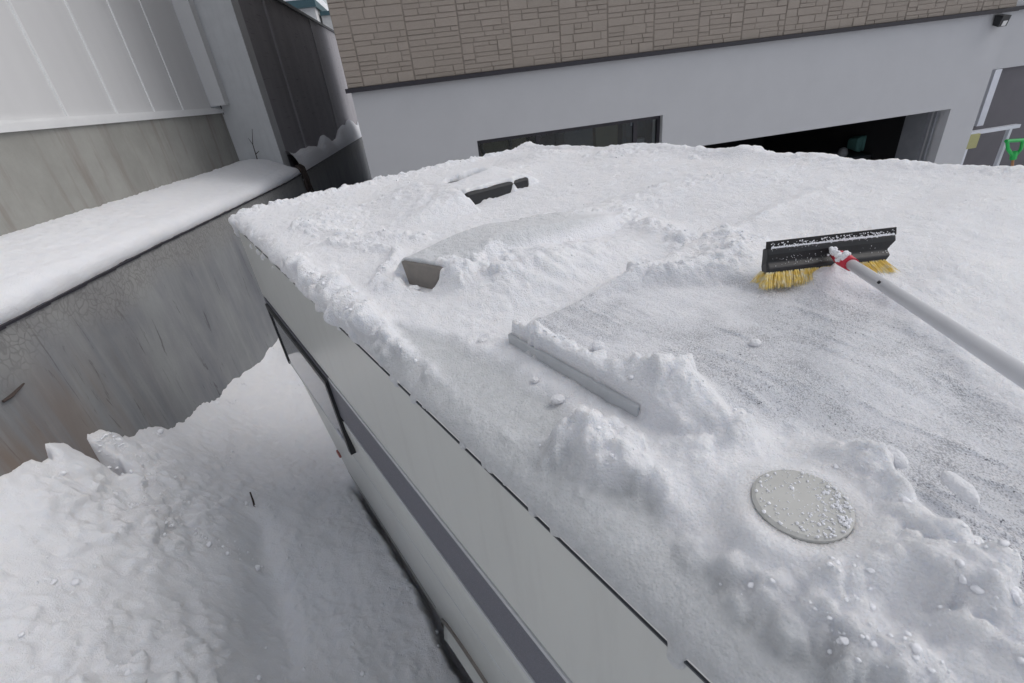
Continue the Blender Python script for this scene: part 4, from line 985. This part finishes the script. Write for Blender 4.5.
# head body: curved back profile extruded
profile = [(0.000, -.004), (.0, .010), (.010, .022), (.006, .040), (.008, .052), (.030, .052), (.034, .010), (.02, -.004)]
xs_ = [(.002, .0), (Wd-.012, .0)]
hd = MB(); Aq = [Q(.0 if z_ > .005 else -.006, y_, z_) for y_, z_ in profile]
Bq = [Q(Wd-.004 if z_ > .03 else Wd-.018 if z_ > .005 else Wd-.03, y_, z_) for y_, z_ in profile]
hd.prism(Aq, Bq); bevel(hd.build('head', M['black'], bm_), .003)
bl_ = MB(); bl_.prism([Q(.001, .012, .052), Q(.001, .018, .052), Q(.001, .016, Hd), Q(.001, .013, Hd)], [Q(Wd-.001, .012, .052), Q(Wd-.001, .018, .052), Q(Wd-.001, .016, Hd), Q(Wd-.001, .013, Hd)])
bl_.build('squeegee_blade', M['rubber'], bm_)
m = MB(); rc.seed(3)
for k in range(2200):
    xx = rc.random(); xx = Wd*(.03+.94*xx)
    zz0 = .052+abs(rc.gauss(0, .0012)) if rc.random() < .55 else rc.uniform(.0, Hd-.005)
    if zz0 < .05 and (rc.random() > (.45 if xx < Wd*.42 else .12)): continue
    crumb(m, Q(xx, .008 if zz0 >= .05 else .0035+(.004 if zz0 > .022 else .0), zz0+.001), rc.uniform(.0005, .0013)*(1.35 if zz0 >= .05 else .8))
m.build('frost_crumbs', M['crumb'], bm_, kind='stuff')
# bristles
m = MB(); rc.seed(8)
for k in range(9000):
    xx = rc.uniform(-.004, Wd-.03); yy = rc.uniform(.0, .030); sp_ = (xx/Wd-.5)*.05+rc.gauss(0, .006)
    p0 = Q(xx, yy, .002); L0 = rc.uniform(.020, .034)
    p1 = Q(xx+sp_*.6, yy-.006+rc.gauss(0, .006)+(yy-.015)*.9, -L0)
    pm = tuple((a+b)/2+c*.004 for a, b, c in zip(p0, p1, ez))
    d_ = np.array(p1)-np.array(p0); sd = np.cross(d_, np.array([rc.gauss(0, 1), rc.gauss(0, 1), rc.gauss(0, 1)])); sd = sd/np.linalg.norm(sd)*.0007
    m.add([np.array(p0)-sd, np.array(p0)+sd, np.array(p1)+sd*.6, np.array(p1)-sd*.6], [(0, 1, 2, 3)])
m.build('bristles', M['yellow'], bm_, kind='stuff')
# pole
Pa = W3(840, 257, -.428); Pb = W3(1024, 376, -.335); dr = (Pb-Pa)/np.linalg.norm(Pb-Pa)
Pe = Pa+dr*1.7
MB().tube([tuple(Pa+dr*.06), tuple(Pe)], .0106, 28).build('pole', M['pole'], bm_, smooth=False)
bpy.data.objects[-1] if False else None
po = [o for o in van.children if 0]
for o in bm_.children:
    if o.name.startswith('pole'): o.data.polygons.foreach_set('use_smooth', [len(p.vertices) == 4 for p in o.data.polygons])
fe = MB(); fe.tube([tuple(Pa-dr*.022+ey*.006), tuple(Pa+dr*.0), tuple(Pa+dr*.02), tuple(Pa+dr*.075)], [.009, .0138, .0152, .0132], 24)
fo = fe.build('socket', M['red'], bm_); fo.data.polygons.foreach_set('use_smooth', [len(p.vertices) == 4 for p in fo.data.polygons])
hole = Pa+dr*.235
# push button on the pole
nb = W3(928, 310, -.3); vdir = np.array([0, 0, H])-(Pa+dr*.27); vdir -= dr*(vdir@dr); vdir /= np.linalg.norm(vdir)
pb_ = Pa+dr*.24+vdir*.0104
MB().tube([tuple(pb_), tuple(pb_+vdir*.003)], .0028, 10).build('push_button', M['black'], bm_)
# snow packed on the socket
m = MB(); rc.seed(5)
vs, fs = [], []
def blob(c, rx, seed, sc=(1, 1, 1)):
    nu, nv = 16, 10; u_ = []
    for i in range(nv+1):
        ph = math.pi*i/nv
        for k in range(nu): t = 2*math.pi*k/nu; u_.append((math.sin(ph)*math.cos(t), math.sin(ph)*math.sin(t), math.cos(ph)))
    u_ = np.array(u_); q_ = 1+.35*fbm(u_[:, 0]*2+seed, u_[:, 1]*2+u_[:, 2]*1.3, 3, seed)
    u_ = u_*q_[:, None]*rx*np.array(sc)+c; k0 = len(m.v)
    m.v.extend([tuple(map(float, p)) for p in u_])
    for i in range(nv):
        for k in range(nu): m.f.append((k0+i*nu+k, k0+(i+1)*nu+k, k0+(i+1)*nu+(k+1) % nu, k0+i*nu+(k+1) % nu))
for k in range(60):
    t = rc.uniform(-.030, .062); c = Pa+dr*t+vdir*(.0115+rc.uniform(0, .005))+np.cross(dr, vdir)*rc.gauss(-.002, .005)
    blob(c, rc.uniform(.002, .0055), k)
m.build('packed_snow', M['crumb'], bm_, smooth=True)

# ================================================================ CAMERA, LIGHT, WORLD
sc = bpy.context.scene
cd = bpy.data.cameras.new('camera'); cam = bpy.data.objects.new('camera', cd); C.objects.link(cam); sc.camera = cam
cd.sensor_width = 36; cd.lens = F/1024*36; cd.clip_start = .02; cd.clip_end = 500
cxw = np.array([Xc[0], Yc[0], upc[0]]); cyw = np.array([Xc[1], Yc[1], upc[1]]); czw = np.array([Xc[2], Yc[2], upc[2]])
R = Matrix(((cxw[0], -cyw[0], -czw[0], 0), (cxw[1], -cyw[1], -czw[1], 0), (cxw[2], -cyw[2], -czw[2], H), (0, 0, 0, 1)))
cam.matrix_world = R
w = bpy.data.worlds.new('World'); sc.world = w; w.use_nodes = True; nt = w.node_tree; nt.nodes.clear()
sky = nt.nodes.new('ShaderNodeTexSky'); sky.sky_type = 'NISHITA'; sky.sun_disc = False
EL, AZ = 50, 85       # hazy sun from the right
sky.sun_elevation = math.radians(EL); sky.sun_rotation = math.radians(AZ); sky.dust_density = 3; sky.air_density = 1
hs_ = nt.nodes.new('ShaderNodeHueSaturation'); hs_.inputs['Saturation'].default_value = .36
bg = nt.nodes.new('ShaderNodeBackground'); bg.inputs[1].default_value = .143; out = nt.nodes.new('ShaderNodeOutputWorld')
nt.links.new(sky.outputs[0], hs_.inputs['Color']); nt.links.new(hs_.outputs[0], bg.inputs[0]); nt.links.new(bg.outputs[0], out.inputs[0])
sd_ = bpy.data.lights.new('sun', 'SUN'); sd_.energy = .55; sd_.angle = math.radians(70); sd_.color = (1, .97, .94)
so = bpy.data.objects.new('sun', sd_); C.objects.link(so)
dv_ = Vector((math.sin(math.radians(AZ))*math.cos(math.radians(EL)), math.cos(math.radians(AZ))*math.cos(math.radians(EL)), math.sin(math.radians(EL))))
so.rotation_euler = dv_.to_track_quat('Z', 'Y').to_euler()
vs_ = sc.view_settings; vs_.view_transform = 'Standard'; vs_.look = 'None'; vs_.exposure = 0.0; vs_.gamma = 1
